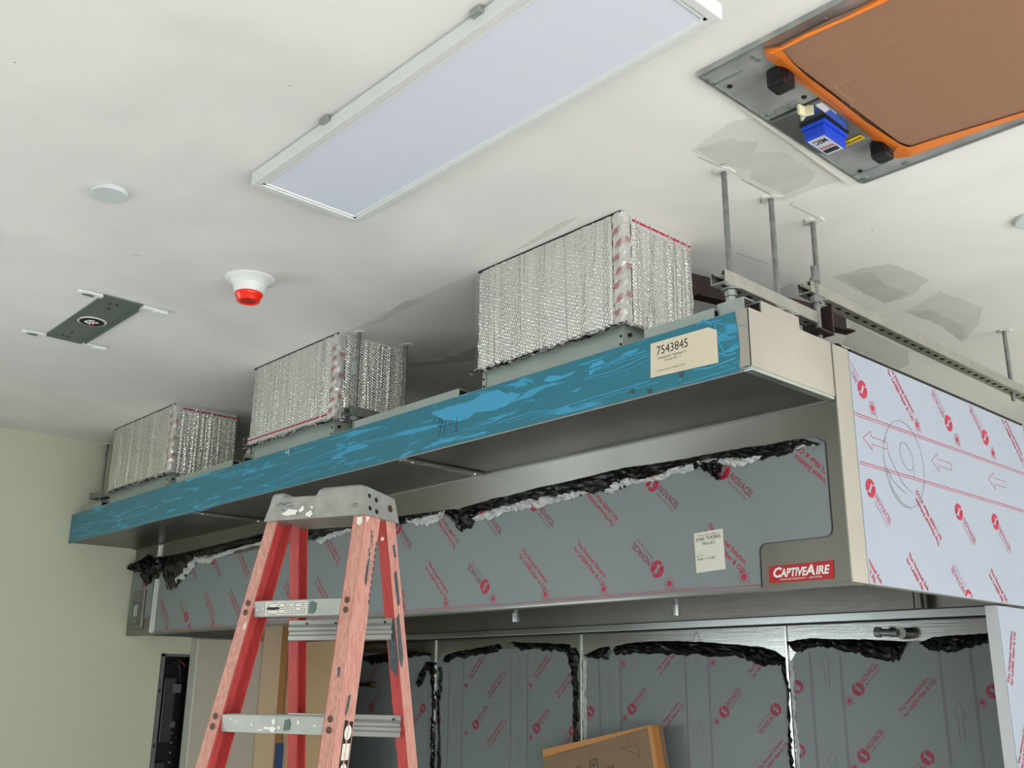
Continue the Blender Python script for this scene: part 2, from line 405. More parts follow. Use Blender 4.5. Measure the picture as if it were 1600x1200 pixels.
# ceiling patches: compound spread over the board joints
def cpoly(pts, m, name='plaster_patch', dz=.0015):
    P = [hit(x, y, 2, H) for x, y in pts]
    return MB().flat(P, Vector((0, 0, -dz*.35))).build(name, m, ceil)
def jag(pts, amp=1.4, n=8):
    out = []
    for i in range(len(pts)):
        a = Vector(pts[i]); b = Vector(pts[(i+1) % len(pts)])
        for k in range(n):
            p = a.lerp(b, k/n); out.append((p.x+random.uniform(-amp, amp), p.y+random.uniform(-amp*.5, amp*.5)))
    return out
z2 = lambda L: [(1060+x/2.963, y/2.963) for x, y in L]
z4 = lambda L: [(1100+x/3.2, 380+y/3.2) for x, y in L]
cpoly(jag(z2([(60, 700), (250, 560), (360, 545), (560, 640), (800, 820), (640, 870), (480, 930), (330, 850), (200, 770)]), 1.5), PATCHL, dz=.001)
cpoly(jag(z2([(85, 690), (240, 640), (300, 655), (365, 655), (350, 705), (480, 700), (640, 800), (600, 855), (490, 900), (330, 825), (345, 785), (205, 768)])), PATCH, dz=.002)
cpoly(jag(z4([(640, 165), (930, 95), (1130, 185), (1040, 260), (910, 302), (780, 240)]), 3.0), PATCHL, dz=.001)
cpoly(jag(z4([(700, 165), (840, 140), (900, 200), (1030, 250), (910, 300), (780, 240)]), 2.0), PATCH, dz=.002)
cpoly(jag(z4([(1000, 345), (1190, 240), (1400, 330), (1370, 400), (1290, 500), (1240, 430), (1150, 400)]), 3.0), PATCHL, dz=.001)
cpoly(jag(z4([(1020, 345), (1130, 330), (1310, 420), (1285, 490), (1180, 410)]), 2.0), PATCH, dz=.002)
cpoly(jag([(1180, 470), (1235, 442), (1270, 462), (1230, 500), (1195, 498)]), PATCHL, dz=.001)
cpoly(jag([(1330, 505), (1420, 548), (1420, 570), (1360, 600), (1310, 560)]), PATCHL, dz=.001)
z3 = lambda L: [(620+x/5.217, 390+y/5.217) for x, y in L]
cpoly(jag(z3([(-320, 640), (-120, 560), (0, 460), (75, 415), (200, 402), (450, 275), (250, 385), (150, 450), (0, 515), (-130, 590)]), .8, 3), PATCH, dz=.002)
cpoly(jag(z3([(380, 870), (470, 860), (640, 790), (640, 900), (450, 925), (90, 960), (100, 925), (390, 900)]), 1, 3), PATCH, dz=.002)
cpoly(jag([(520, 530), (640, 470), (742, 427), (742, 520), (690, 560), (640, 545)], 1, 3), PATCHL, 'plaster_patch', .0008)
cpoly(jag([(790, 400), (880, 345), (905, 338), (870, 362)], 1, 3), PATCHL, dz=.001)
# pencil lines and specks on the ceiling
pl = MB()
for L in ([(1090, 245), (1128, 262)], [(1158, 280), (1205, 305)], [(1234, 320), (1276, 340)], [(1125, 258), (1135, 255)], [(1234, 319), (1240, 316)], [(1188, 311), (1189, 318), (1197, 320)], [(1150, 395), (1200, 412)], [(205, 398), (222, 400)]):
    pl.stroke([hit(x, y, 2, H-.0025) for x, y in L], .0016, (0, 0, -1))
for x, y in ((23, 97), (452, 134), (1362, 359), (195, 584), (435, 524)): pl.stroke([hit(x, y, 2, H-.0025), hit(x+1.5, y+1, 2, H-.0025)], .003, (0, 0, -1))
pl.build('pencil_mark', GREYINK, ceil)

# ---------------------------------------------------------------- exhaust hood
hood = thing('exhaust_hood', (-3.35, 2.85, ZL), 'long stainless steel kitchen exhaust hood wrapped in printed grey protective film', 'exhaust hood')
t_ = .004
YHB = 3.44
fp = MB()
fp.box((XL+.001, YH, ZL), (XR, YH+.03, ZT)); fp.build('front_panel', STEEL, hood)
MB().box((XR-.02, YH+.03, ZL), (XR, YHB, ZT)).build('end_panel', STEELE, hood)
MB().box((XL, YH+.03, ZL), (XL+.02, YHB, ZT)).build('end_panel', STEEL, hood)
MB().box((XL+.02, YH+.03, ZT-.01), (XR-.02, YHB, ZT)).build('top_panel', STEELD, hood)
MB().box((XL+.02, YHB-.02, ZL+.02), (XR-.02, YHB, ZT-.01)).build('back_panel', STEELD, hood)
MB().box((XL+.02, YHB-.055, ZL-.012), (XR-.036, YHB-.002, ZL+.018), .003).build('rear_lip', BRIGHT, hood)
MB().box((XL, YH-.004, ZL-.006), (XR, YH+.05, ZL+.0005)).build('front_lip', STEEL, hood)
MB().box((XL+.02, YHB-.056, ZL-.016), (XR-.036, YHB-.004, ZL-.0125)).build('lip_shade_strip', DARK, hood)  # dark strip painted in as the shade line below the rear lip
# bright corner post of the end, top flange of the end
MB().box((XR+.0005, YH-.003, ZL), (XR+.004, 2.320, ZT-.004)).build('corner_post', STEELE, hood)
MB().box((XR-.05, 2.335, ZT-.002), (XR-.02, YHB, ZT+.022)).build('top_flange', STRUT, hood)
MB().box((XR-.018, 2.33, ZT-.004), (XR+.006, YHB, ZT+.002)).build('edge_gasket', DARK, hood)
MB().cyl((XR-.035, 2.33, ZT+.012), (XR-.035, 2.37, ZT+.012), .016, n=14).build('flange_end', RUST, hood)
# printed protective film
fN = Vector((0, -1, 0)); sN = Vector((1, 0, 0))
def fpt(x, z, off=.002): return Vector((x, YH-off, z+CZ))
def spt(y, z, off=.0065): return Vector((XR+off, y, z+CZ))
poly = [(-5.11, .245), (-5.13, .50), (-5.12, .60), (-4.60, .575)]
poly += [(-3.68, .585), (-3.0, .60), (-2.4, .605), (-1.9, .612), (-1.5, .618), (-1.30, .612), (-1.276, .595), (-1.276, .376), (-1.282, .364), (-1.296, .360), (-1.47, .360), (-1.482, .354), (-1.487, .344), (-1.488, .2475)]
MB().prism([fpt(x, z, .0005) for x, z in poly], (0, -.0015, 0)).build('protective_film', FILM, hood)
MB().prism([spt(y, z, .004) for y, z in ((2.320, ZL-CZ), (3.44, ZL-CZ), (3.44, ZT-CZ-.006), (2.320, ZT-CZ-.006))], (.0015, 0, 0)).build('protective_film', FILM_LIT, hood)
# thin dark outline where the front film was cut round the badge corner
ol = MB(); ol.stroke([fpt(x, z, .0024) for x, z in [(-1.30, .612), (-1.276, .595), (-1.276, .376), (-1.282, .364), (-1.296, .360), (-1.47, .360), (-1.482, .354), (-1.487, .344), (-1.488, .2475)]], .0022, fN)
ol.build('film_cut_edge', GREYINK, hood)

def logo(mb, c, R, d, n, clip=None):
    """round mark cut by a slanted N: two half rings with an N in negative"""
    d = Vector(d).normalized(); up = Vector(n).cross(d).normalized()
    def arc(a0, a1, r0, r1, k=14):
        P = []
        for i in range(k+1):
            a = a0+(a1-a0)*i/k; P.append(c+d*(r1*math.cos(a))+up*(r1*math.sin(a)))
        for i in range(k, -1, -1):
            a = a0+(a1-a0)*i/k; P.append(c+d*(r0*math.cos(a))+up*(r0*math.sin(a)))
        return P
    for a0, a1 in ((math.radians(75), math.radians(255)), (math.radians(-105), math.radians(75))):
        P = arc(a0+.12, a1-.12, R*.55, R)
        k = 15
        for i in range(k-1):
            q = [P[i], P[i+1], P[-2-i], P[-1-i]]
            if clip is None or all(clip(v) for v in q): mb.mesh(q, [(0, 1, 2, 3)])
    # inner lobes leave the light N between them
    for sgn in (1, -1):
        q = [c+(d*(-.50)+up*(-.42))*R*sgn, c+(d*(-.12)+up*(-.62))*R*sgn, c+(d*(-.20)+up*(.15))*R*sgn, c+(d*(-.52)+up*(.50))*R*sgn]
        if clip is None or all(clip(v) for v in q): mb.mesh(q, [(0, 1, 2, 3)])
def sun(mb, c, R, n, e1, clip=None):
    n = Vector(n); e1 = Vector(e1); e2 = n.cross(e1)
    if clip and not clip(c): return
    mb.mesh([c+(e1*math.cos(2*PI*i/12)+e2*math.sin(2*PI*i/12))*R*.42 for i in range(12)], [tuple(range(12))])
    for i in range(14):
        a = 2*PI*i/14; v = e1*math.cos(a)+e2*math.sin(a)
        mb.stroke([c+v*R*.55, c+v*R*(1.0 if i % 2 else .85)], R*.075, n)
def solution(mb, P, d, n, clip=None, L=.160):
    """two line slogan; P is the start of the first baseline"""
    d = Vector(d).normalized(); up = Vector(n).cross(d).normalized()
    s = L/glyphs('The Novacel Solution', .022)[2]
    text(mb, 'The Novacel Solution', P, d, up, size=s, bold=.022, clip=clip)
    text(mb, 'for LASER Fiber & CO', P-up*.0215+d*.002, d, up, size=s, bold=.022, clip=clip)
    text(mb, '2', P-up*.0250+d*(L+.002), d, up, size=s*.6, clip=clip)
def novacel(mbr, mbg, c, d, n, clip=None, R=.0245):
    d = Vector(d).normalized(); up = Vector(n).cross(d).normalized()
    logo(mbr, c, R, d, n, clip)
    text(mbg, 'NOVACEL', c+d*(R*1.15)-up*.002, d, up, size=.0265, length=.092, clip=clip, bold=.014)
    text(mbg, 'Beyond The Surface', c+d*(R*1.35)-up*.015, d, up, size=.0098, clip=clip)
q_ = 1/math.sqrt(2)
def in_front(v):
    x, z = v.x, v.z-CZ
    if x < -5.10 or x > -1.279 or z < .250 or z > .607: return False
    return not (x > -1.49 and z < .362)
red = MB(); pale = MB()
dn_ = Vector((q_, 0, -q_)); upd = -dn_
OFF = .0024
for k in range(15):
    x = -1.539-.2455*k
    if x < -5.06: break
    sz = .279-.0008*k
    sun(red, fpt(x, sz, OFF), .0205, fN, (1, 0, 0), in_front)
    red.stroke([fpt(x+.008, sz-.009, OFF), fpt(x+.026, sz-.023, OFF)], .0012, fN)
    if k % 3 == 1:
        novacel(red, pale, fpt(x-.042, sz+.043, OFF), upd, fN, in_front)
    else:
        solution(red, fpt(x-.118+.009, sz+.141+.004, OFF), dn_, fN, in_front)
for k in range(-1, 6):
    solution(red, fpt(-1.985-.736*k+.004, .465, OFF), upd, fN, in_front)
    for x in (-1.587-.739*k, -1.834-.739*k):
        novacel(red, pale, fpt(x, .568, OFF), dn_, fN, in_front)
for a, b, z in ((-5.08, -4.2, .2535), (-4.2, -3.3, .2545), (-3.3, -2.4, .256), (-2.4, -1.49, .2555)):
    red.stroke([fpt(a, z, OFF), fpt(b, z, OFF)], .0016, fN); red.stroke([fpt(a+.1, z+.005, OFF), fpt(b-.15, z+.005, OFF)], .0012, fN)
red.build('red_print', RED, hood); pale.build('small_print', mat('print_dark_red', '7c2c45', .5), hood)

def in_side(v):
    y, z = v.y, v.z-CZ
    return 2.323 < y < 3.435 and ZL-CZ+.002 < z < ZT-CZ-.008
rs = MB(); ps = MB()
sd = Vector((0, q_, -q_)); su = -sd; OS = .0063
for k, y in enumerate((2.420, 2.669, 2.918, 3.168, 3.417)):
    sun(rs, spt(y, .709, OS), .0215, sN, (0, 1, 0), in_side)
    rs.stroke([spt(y+.008, .70, OS), spt(y+.024, .684, OS)], .0012, sN)
    if k in (1, 4): solution(rs, spt(y-.118-.014, .709+.141, OS), sd, sN, in_side)
    else: novacel(rs, ps, spt(y-.045, .751, OS), su, sN, in_side)
for y in (2.369, 2.87, 3.117): novacel(rs, ps, spt(y, .489, OS), sd, sN, in_side)
for y in (2.728, 3.478): solution(rs, spt(y, .385, OS), su, sN, in_side)
for y in (2.534, 3.036, 3.284, 2.286): solution(rs, spt(y, .335+.003, OS), sd, sN, in_side)
for y in (2.87, 3.62): novacel(rs, ps, spt(y, .247, OS), su, sN, in_side)
for z in (.679, .552):
    rs.stroke([spt(2.324, z, OS), spt(3.43, z, OS)], .0022, sN); rs.stroke([spt(2.324, z-.006, OS), spt(3.43, z-.006, OS)], .0016, sN)
def arrow(mb, P, d, n, L=.125, w=.026, wd=.0014):
    d = Vector(d).normalized(); u = Vector(n).cross(d)
    a = [P, P-d*.042+u*w, P-d*.042+u*w*.38, P-d*L+u*w*.38, P-d*L-u*w*.38, P-d*.042-u*w*.38, P-d*.042-u*w, P]
    mb.stroke(a, wd, n)
for y in (2.355, 2.732, 3.107): arrow(rs, spt(y, .618, OS), (0, -1, 0), sN)
rs.build('red_print', RED, hood); ps.build('small_print', mat('print_rose', 'a8566e', .5), hood)
# pen scribble: a circle round a 6 on the end panel
pen = MB()
def spen(pts, wd=.0016): pen.stroke([spt(hit(x, y, 0, XR)[1], hit(x, y, 0, XR)[2]-CZ, .0066) for x, y in pts], wd, sN)
def ell(cx, cy, rx, ry, a0, a1, rot=0, n=40):
    out = []
    for i in range(n+1):
        a = math.radians(a0+(a1-a0)*i/n); x = rx*math.cos(a); y = ry*math.sin(a); r = math.radians(rot)
        out.append((cx+x*math.cos(r)-y*math.sin(r), cy+x*math.sin(r)+y*math.cos(r)))
    return out
spen(ell(1409, 726, 30, 69, -140, 220, -10))
spen(ell(1413, 714, 8.5, 23, -150, 215, -18))
spen([(1425, 733), (1425, 744), (1421, 746)]); spen([(1384, 706), (1393, 728), (1408, 757), (1422, 771)]); spen([(1381, 729), (1392, 752), (1412, 772)]); spen([(1377, 692), (1381, 684)])
spen([(1382, 735), (1390, 762), (1405, 785), (1420, 795)])
pen.build('pen_scribble', mat('pen_grey', '6f7076', .6), hood)

# torn black film: ragged sheet following a list of (x, top, bottom) in the plane given
def torn(parent, cols, planef, n, m, name='torn_film', rows=7, bulge=.018, jit=2.2, sub=5, seed=1, jagb=4.0):
    rnd = random.Random(seed); P = []; cs = []
    for a, b in zip(cols[:-1], cols[1:]):
        for k in range(sub): t = k/sub; cs.append([a[i]*(1-t)+b[i]*t for i in range(len(a))])
    cs.append(list(cols[-1]))
    vs = []; n = Vector(n)
    for i, c in enumerate(cs):
        x, y0, y1 = c[:3]; xb = c[3] if len(c) > 3 else x
        y1 = y1+rnd.uniform(-jagb, jagb)*min(1, abs(y1-y0)/14); y0 = y0+rnd.uniform(-.5, .5)
        for r in range(rows):
            t = r/(rows-1); px = x+(xb-x)*t+(rnd.uniform(-jit, jit) if r else 0)*.6; py = y0+(y1-y0)*t
            off = .003+bulge*math.sin(PI*min(1, t*1.05))**.7*rnd.uniform(.2, 1.0)+.004*rnd.random()
            vs.append(planef(px, py)+n*off)
    fs = []
    for i in range(len(cs)-1):
        for r in range(rows-1):
            a = i*rows+r; fs.append((a, a+1, a+rows+1, a+rows))
    mb = MB().mesh(vs, fs)
    return mb.build(name, m, parent)
FH = lambda x, y: hit(x, y, 1, YH)
FB = lambda x, y: hit(x, y, 1, YB)
torn(hood, [(470, 826, 847), (507, 820, 838), (559, 812, 827), (600, 809, 820), (623, 807, 820), (665, 802, 812), (699, 797, 806), (718, 796, 820), (735, 790, 808), (770, 780, 797), (800, 774, 790), (843, 762, 788), (897, 751, 775), (951, 737, 770), (985, 730, 756), (1018, 726, 746), (1060, 719, 733), (1094, 713, 730), (1118, 708, 740), (1144, 703, 722), (1173, 699, 717), (1203, 695, 718), (1236, 688, 706), (1255, 686, 695), (1284, 694, 697)], FH, fN, BLACK, seed=3)
torn(hood, [(252, 872, 880), (262, 869, 925), (280, 865, 915), (300, 861, 882), (317, 857, 872), (360, 847, 858), (415, 833, 846), (440, 829, 841), (470, 826, 842)], FH, fN, BLACK, seed=4)
torn(hood, [(722, 818, 830), (730, 795, 829), (742, 790, 818), (748, 790, 800)], FH, fN+Vector((0, 0, 0)), BLACK, 'torn_flap', bulge=.03, seed=5)
torn(hood, [(1104, 722, 726), (1112, 722, 745), (1124, 722, 748), (1130, 738, 750)], FH, fN, BLACK, 'torn_flap', bulge=.03, seed=6)
def crumple(cols, seed, parent=hood, pf=FH, n=fN, b=.022): torn(parent, cols, pf, n, WCR, 'torn_edge', rows=5, bulge=b, jit=3.5, sub=6, seed=seed, jagb=3.5)
crumple([(500, 842, 850), (520, 832, 840), (545, 826, 834), (562, 824, 830)], 11)
crumple([(640, 808, 818), (665, 806, 822), (690, 800, 812), (700, 797, 803)], 12)
crumple([(745, 808, 816), (770, 795, 812), (800, 787, 800), (826, 780, 794), (845, 775, 792), (880, 772, 784), (900, 766, 778), (920, 768, 771)], 13)
crumple([(950, 766, 772), (965, 752, 768), (985, 745, 759), (1005, 750, 756), (1030, 742, 752), (1060, 728, 742), (1090, 724, 732)], 14)
crumple([(1096, 718, 726), (1120, 716, 724), (1140, 714, 728), (1160, 715, 728), (1185, 712, 720), (1195, 712, 715)], 15)
crumple([(278, 905, 912), (295, 882, 896), (310, 868, 880), (330, 868, 878), (370, 858, 862), (415, 845, 850), (440, 840, 846)], 16)
crumple([(1246, 700, 703), (1262, 691, 697), (1284, 694, 697)], 17, b=.006)

# control box end at the left of the hood
MB().box((-5.468, YH-.006, ZL), (-5.165, YH-.0005, .62+CZ)).build('control_box', STEEL, hood)
MB().box((-5.166, YH-.012, ZL), (-5.162, YH-.0005, ZB-.001)).build('box_seam', BRIGHT, hood)
MB().prism([Vector((x, YH-.0065, z+CZ)) for x, z in ((-5.46, .335), (-5.46, .57), (-5.19, .56), (-5.175, .33), (-5.21, .34), (-5.21, .325), (-5.40, .33))], (0, -.0015, 0)).build('protective_film', FILM, hood)
b_ = MB(); b_.box((-5.40, YH-.02, .275+CZ), (-5.255, YH-.006, .470+CZ), .003); cb = b_.build('switch_plate', STEEL, hood)
MB().box((-5.385, YH-.0225, .29+CZ), (-5.285, YH-.0201, .44+CZ)).build('switch_panel', PANELG, cb)
MB().box((-5.357, YH-.025, .335+CZ), (-5.313, YH-.0226, .395+CZ)).build('switch_rocker', mat('switch_grey', 'a5aaa8', .5), cb)
b_ = MB()
for x in (-5.35, -5.32):
    for z in (.42, .32, .308): b_.cyl((x, YH-.0245, z+CZ), (x, YH-.0226, z+CZ), .006, n=8)
b_.build('screw', BRIGHT, cb)
lg = MB(); logo(lg, Vector((-5.30, YH-.0083, .505+CZ)), .024, dn_, fN); lg.build('red_print', RED, hood)
torn(hood, [(208, 884, 893), (216, 878, 892), (226, 872, 897), (232, 866, 915), (240, 872, 910), (246, 873, 905), (258, 868, 880)], FH, Vector((0, -1, 0)), BLACK, 'torn_flap', bulge=.05, seed=21)

# nozzles hanging inside the hood
for i, (x, y0, y1) in enumerate(((806, 938, 972), (1057, 925, 962))):
    a = hit(x, y0, 1, 2.72); b = hit(x, y1, 1, 2.72); zt_ = .62+CZ
    nz = MB().cyl((b.x, b.y, b.z+.03), (b.x, b.y, zt_), .009, n=10).build('nozzle_pipe', ROD, hood)
    MB().cyl((b.x, b.y, b.z), (b.x, b.y, b.z+.035), .015, n=10).build('nozzle_head', BRIGHT, nz)
MB().cyl((-5.3, 2.72, .62+CZ), (-1.35, 2.72, .62+CZ), .012, n=10).build('supply_pipe', ROD, hood)
a = hit(1431, 940, 1, 3.36); MB().cyl((a.x, 3.38, ZL+.02), (a.x, 3.38, .75+CZ), .018, n=12).build('drain_pipe', STEELD, hood)
# captive badge
bd = [(-1.462, .300), (-1.464, .258), (-1.281, .258), (-1.280, .302)]
BD = MB().prism([fpt(x, z, .0008) for x, z in bd], (0, -.001, 0)).build('maker_badge', REDB, hood); BD['label'] = 'red badge reading CaptiveAire in white'
tx = MB(); bx, bz = -1.453, .2715
vs_, fs_, W1 = glyphs('C', .035, .25); 
text(tx, 'C', fpt(bx, bz, .0022), (1, 0, 0), (0, 0, 1), size=.034, bold=.035, shear=.25)
text(tx, 'APTIVE', fpt(bx+.0245, bz, .0022), (1, 0, 0), (0, 0, 1), size=.0285, length=.076, bold=.035, shear=.25)
text(tx, 'A', fpt(bx+.0955, bz, .0022), (1, 0, 0), (0, 0, 1), size=.034, length=.026, bold=.035, shear=.25)
text(tx, 'IRE', fpt(bx+.1235, bz, .0022), (1, 0, 0), (0, 0, 1), size=.0285, length=.040, bold=.035, shear=.25)
text(tx, 'WWW.CAPTIVEAIRE.COM  •  1.800.334.9256', fpt(-1.372, .2625, .0022), (1, 0, 0), (0, 0, 1), size=.0068, length=.120, align='C')
tx.build('badge_lettering', WHITE, BD)
lb = [(-1.693, .408), (-1.597, .412), (-1.594, .304), (-1.690, .300)]
LB = MB().prism([fpt(x, z, .0026) for x, z in lb], (0, -.0006, 0)).build('job_label', PAPERW, hood); LB['label'] = 'white paper job label stuck on the film'
tx = MB()
for s_, z, sz in (('Duchamp Hotel  Healdsburg, CA', .3995, .0052), ('Job# 7543845', .387, .0145), ('Hood:1', .3735, .0145), ('28.645 X 153.000', .334, .0082)):
    text(tx, s_, fpt(-1.645 if sz != .0082 else -1.656, z, .0035), (1, 0, .03), (0, 0, 1), size=sz, align='C')
text(tx, 'Cutout dim. in', fpt(-1.688, .3435, .0035), (1, 0, .03), (0, 0, 1), size=.0045)
tx.build('label_lettering', INK, LB)

# ---------------------------------------------------------------- supply plenum in front of the hood
psp = thing('supply_plenum', (-3.35, 2.06, ZB), 'long box plenum with blue film along its face, fixed to the hood front', 'plenum')
MB().box((XL, D, ZB+.012), (XR-.0, D+.003, ZT)).build('front_face', STEELE, psp)
MB().box((XL+.001, D+.003, ZB+.02), (XR-.003, YH-.002, ZT-.001)).build('body', STEELD, psp)
MB().box((XR-.003, D+.0, ZB+.010), (XR, YH-.004, ZT)).build('end_face', STEELE, psp)
MB().box((XR-.022, D, ZB-.000), (XR, YH-.006, ZB+.010), .002).build('end_lip', BRIGHT, psp)
MB().box((XL, D, ZB-.0), (XR-.02, D+.004, ZB+.012), .001).build('front_lip', LIPM, psp)
MB().box((XL, D+.0045, ZB+.004), (XR-.02, D+.018, ZB+.012)).build('front_ledge', PERF, psp)
MB().box((XL, YH-.0065, ZB-.0005), (XR-.02, YH-.001, ZB+.012), .001).build('rear_lip', LIPM, psp)
MB().box((XL, YH-.022, ZB+.003), (XR-.02, YH-.007, ZB+.012)).build('rear_ledge', PERF, psp)
MB().box((XL-.014, D-.004, ZB-.002), (XL-.0005, YH-.004, ZT+.004)).build('end_cap', STEELD, psp)
d1 = hit(690, 730, 2, ZB).x; d2 = hit(360, 808, 2, ZB).x
xs_ = [XL, d2, d1, XR-.022]
for i, (a, b) in enumerate(zip(xs_[:-1], xs_[1:])):
    MB().box((a+.001, D+.018, ZB+.006), (b-.001, YH-.022, ZB+.012)).build('perforated_panel', PERF if i > 0 else PERF, psp)
for x in (d1, d2):
    s = MB().box((x-.022, D+.012, ZB-.003), (x+.018, YH-.022, ZB+.005), .002).build('seam_strip', STEEL, psp)
    MB().cyl((x, D+.05, ZB-.006), (x, D+.05, ZB-.003), .007, n=8).build('screw', BRIGHT, s); MB().cyl((x, YH-.05, ZB-.006), (x, YH-.05, ZB-.003), .007, n=8).build('screw', BRIGHT, s)
# blue film
xe = -1.272
fl = [(XL+.006, ZB+.004), (XL+.004, ZT-.003)] + [(XL+.01+(xe-XL-.01)*i/30, ZT-.002) for i in range(1, 31)] + [(xe+.004, ZT-.04), (xe+.007, ZT-.09), (xe+.005, ZB+.03), (xe+.001, ZB+.004)]
bf = MB().prism([Vector((x, D-.0005, z)) for x, z in fl], (0, -.0015, 0)).build('blue_film', BLUEF, psp); bf['label'] = 'blue protective film, scuffed and bubbled'
def blob(mb, pts, pf, off, jn=4, amp=2):
    P = [pf(x, y)+off for x, y in jag(pts, amp, jn)]; mb.flat(P)
bb = MB()
z8 = lambda L: [(640+x/4.21, 540+y/4.21) for x, y in L]
FD = lambda x, y: hit(x, y, 1, D)
offb = Vector((0, -.0028, 0))
blob(bb, z8([(150, 450), (250, 405), (310, 395), (370, 390), (480, 320), (590, 290), (640, 320), (680, 305), (735, 325), (690, 360), (650, 395), (560, 430), (440, 440), (400, 475), (330, 500), (230, 490), (190, 470)]), FD, offb, 3, 1)
blob(bb, z8([(880, 235), (920, 200), (1000, 200), (1100, 165), (1080, 190), (1000, 225), (940, 240)]), FD, offb, 3, .8)
blob(bb, z8([(1175, 160), (1210, 115), (1275, 95), (1290, 125), (1240, 155), (1190, 205)]), FD, offb, 3, .8)
for L in ([(1118, 505), (1124, 535), (1132, 550), (1148, 548)], [(1122, 520), (1140, 528), (1150, 526)], [(1124, 552), (1136, 556), (1150, 552)], [(1085, 578), (1110, 575), (1150, 560)], [(1090, 508), (1100, 500), (1112, 508)]): bb.stroke([FD(x, y)+offb for x, y in L], .003, fN)
for L in ([(780, 660), (830, 645), (870, 640), (900, 630), (960, 612), (1015, 596)], [(720, 673), (770, 660), (780, 655)], [(915, 592), (960, 580), (1015, 555)], [(915, 580), (975, 560), (1010, 548)],
          [(300, 800), (360, 780), (430, 762), (500, 735)], [(115, 838), (180, 830), (240, 812), (320, 795)], [(120, 820), (180, 812), (230, 800)], [(385, 772), (430, 750), (480, 730), (520, 720)], [(450, 735), (520, 705), (575, 690), (640, 675)], [(330, 745), (400, 730)], [(1120, 505), (1150, 510)], [(1070, 600), (1150, 575)]):
    pp = [FD(x, y)+offb for x, y in L]; bb.stroke(pp, .0024, fN); bb.stroke([p+Vector((.03, 0, -.008)) for p in pp], .0014, fN)
bb.build('film_bubble', BLUEB, psp)
st = MB(); offs = Vector((0, -.0031, 0))
for L in ([(686, 662), (687, 656), (691, 655), (692, 662), (688, 668), (686, 664)], [(692, 658), (687, 682)], [(697, 657), (695, 678)], [(702, 664), (708, 661)], [(716, 650), (713, 672)], [(716, 673), (707, 676)]):
    st.stroke([FD(x, y)+offs for x, y in L], .0019, fN)
st.build('pen_mark', INK, psp)
st = MB()
for L in ([(449, 703), (448, 708), (453, 707)], [(453, 701), (452, 712)]): st.stroke([FD(x, y)+offs for x, y in L], .003, fN)
st.build('chalk_mark', SPLAT, psp)
sm = MB()
for L in ([(1012, 608), (1020, 607), (1019, 615), (1013, 616)], [(982, 615), (992, 606), (993, 615)], [(1060, 583), (1070, 580), (1068, 590), (1062, 590)]): blob(sm, L, FD, offs, 2, .8)
sm.build('dirt_mark', mat('film_dirt', '35504f', .6), psp)
# shipping label
lp = [(1018, 538), (1108, 512), (1121, 516), (1124, 567), (1018, 591)]
LP = MB().prism([FD(x, y)+Vector((0, -.0031, 0)) for x, y in lp], (0, -.0007, 0)).build('shipping_label', PAPER, psp); LP['label'] = 'cream paper label numbered 7543845'
tx = MB(); A_ = FD(1018, 538); B_ = FD(1108, 512); dxl = (B_-A_).normalized(); Ol = Vector((A_.x, D-.0042, A_.z)); dyl = Vector((0, -1, 0)).cross(dxl)
dyl = Vector((-dxl.z, 0, dxl.x))
W_ = .205
text(tx, '7543845', Ol+dxl*.018-dyl*.034, dxl, dyl, size=.032, length=.098)
text(tx, 'Duchamp Hotel - Healdsburg, CA', Ol+dxl*.022-dyl*.046, dxl, dyl, size=.0075, length=.088)
text(tx, 'Hood #1 (B1 - 1)', Ol+dxl*.044-dyl*.055, dxl, dyl, size=.0072)
text(tx, 'Front PSP 155.00"L x 14.00"W x 6.00"H', Ol+dxl*.018-dyl*.078, dxl, dyl, size=.0052, length=.088)
tx.build('label_lettering', INK, LP)
# channel brackets along the top
for a, b, mm in (((998, 524), (1118, 484), COLLAR), ((545, 668), (720, 612), COLLAR), ((268, 752), (366, 723), COLLAR), ((125, 805), (160, 790), COLLAR), ((373, 716), (384, 713), COLLAR)):
    x0 = FD(*a).x; x1 = hit(b[0], b[1], 1, D+.03).x
    c = MB(); c.box((x0, D+.022, ZT), (x1, D+.026, ZT+.034)); c.box((x0, D+.026, ZT+.030), (x1, D+.06, ZT+.034)); c.box((x0, D+.056, ZT), (x1, D+.06, ZT+.03))
    c.build('top_channel', mm, psp)
    MB().box((x1-.008, D+.0261, ZT+.001), (x1-.004, D+.0559, ZT+.0299)).build('channel_end', DARK, psp)

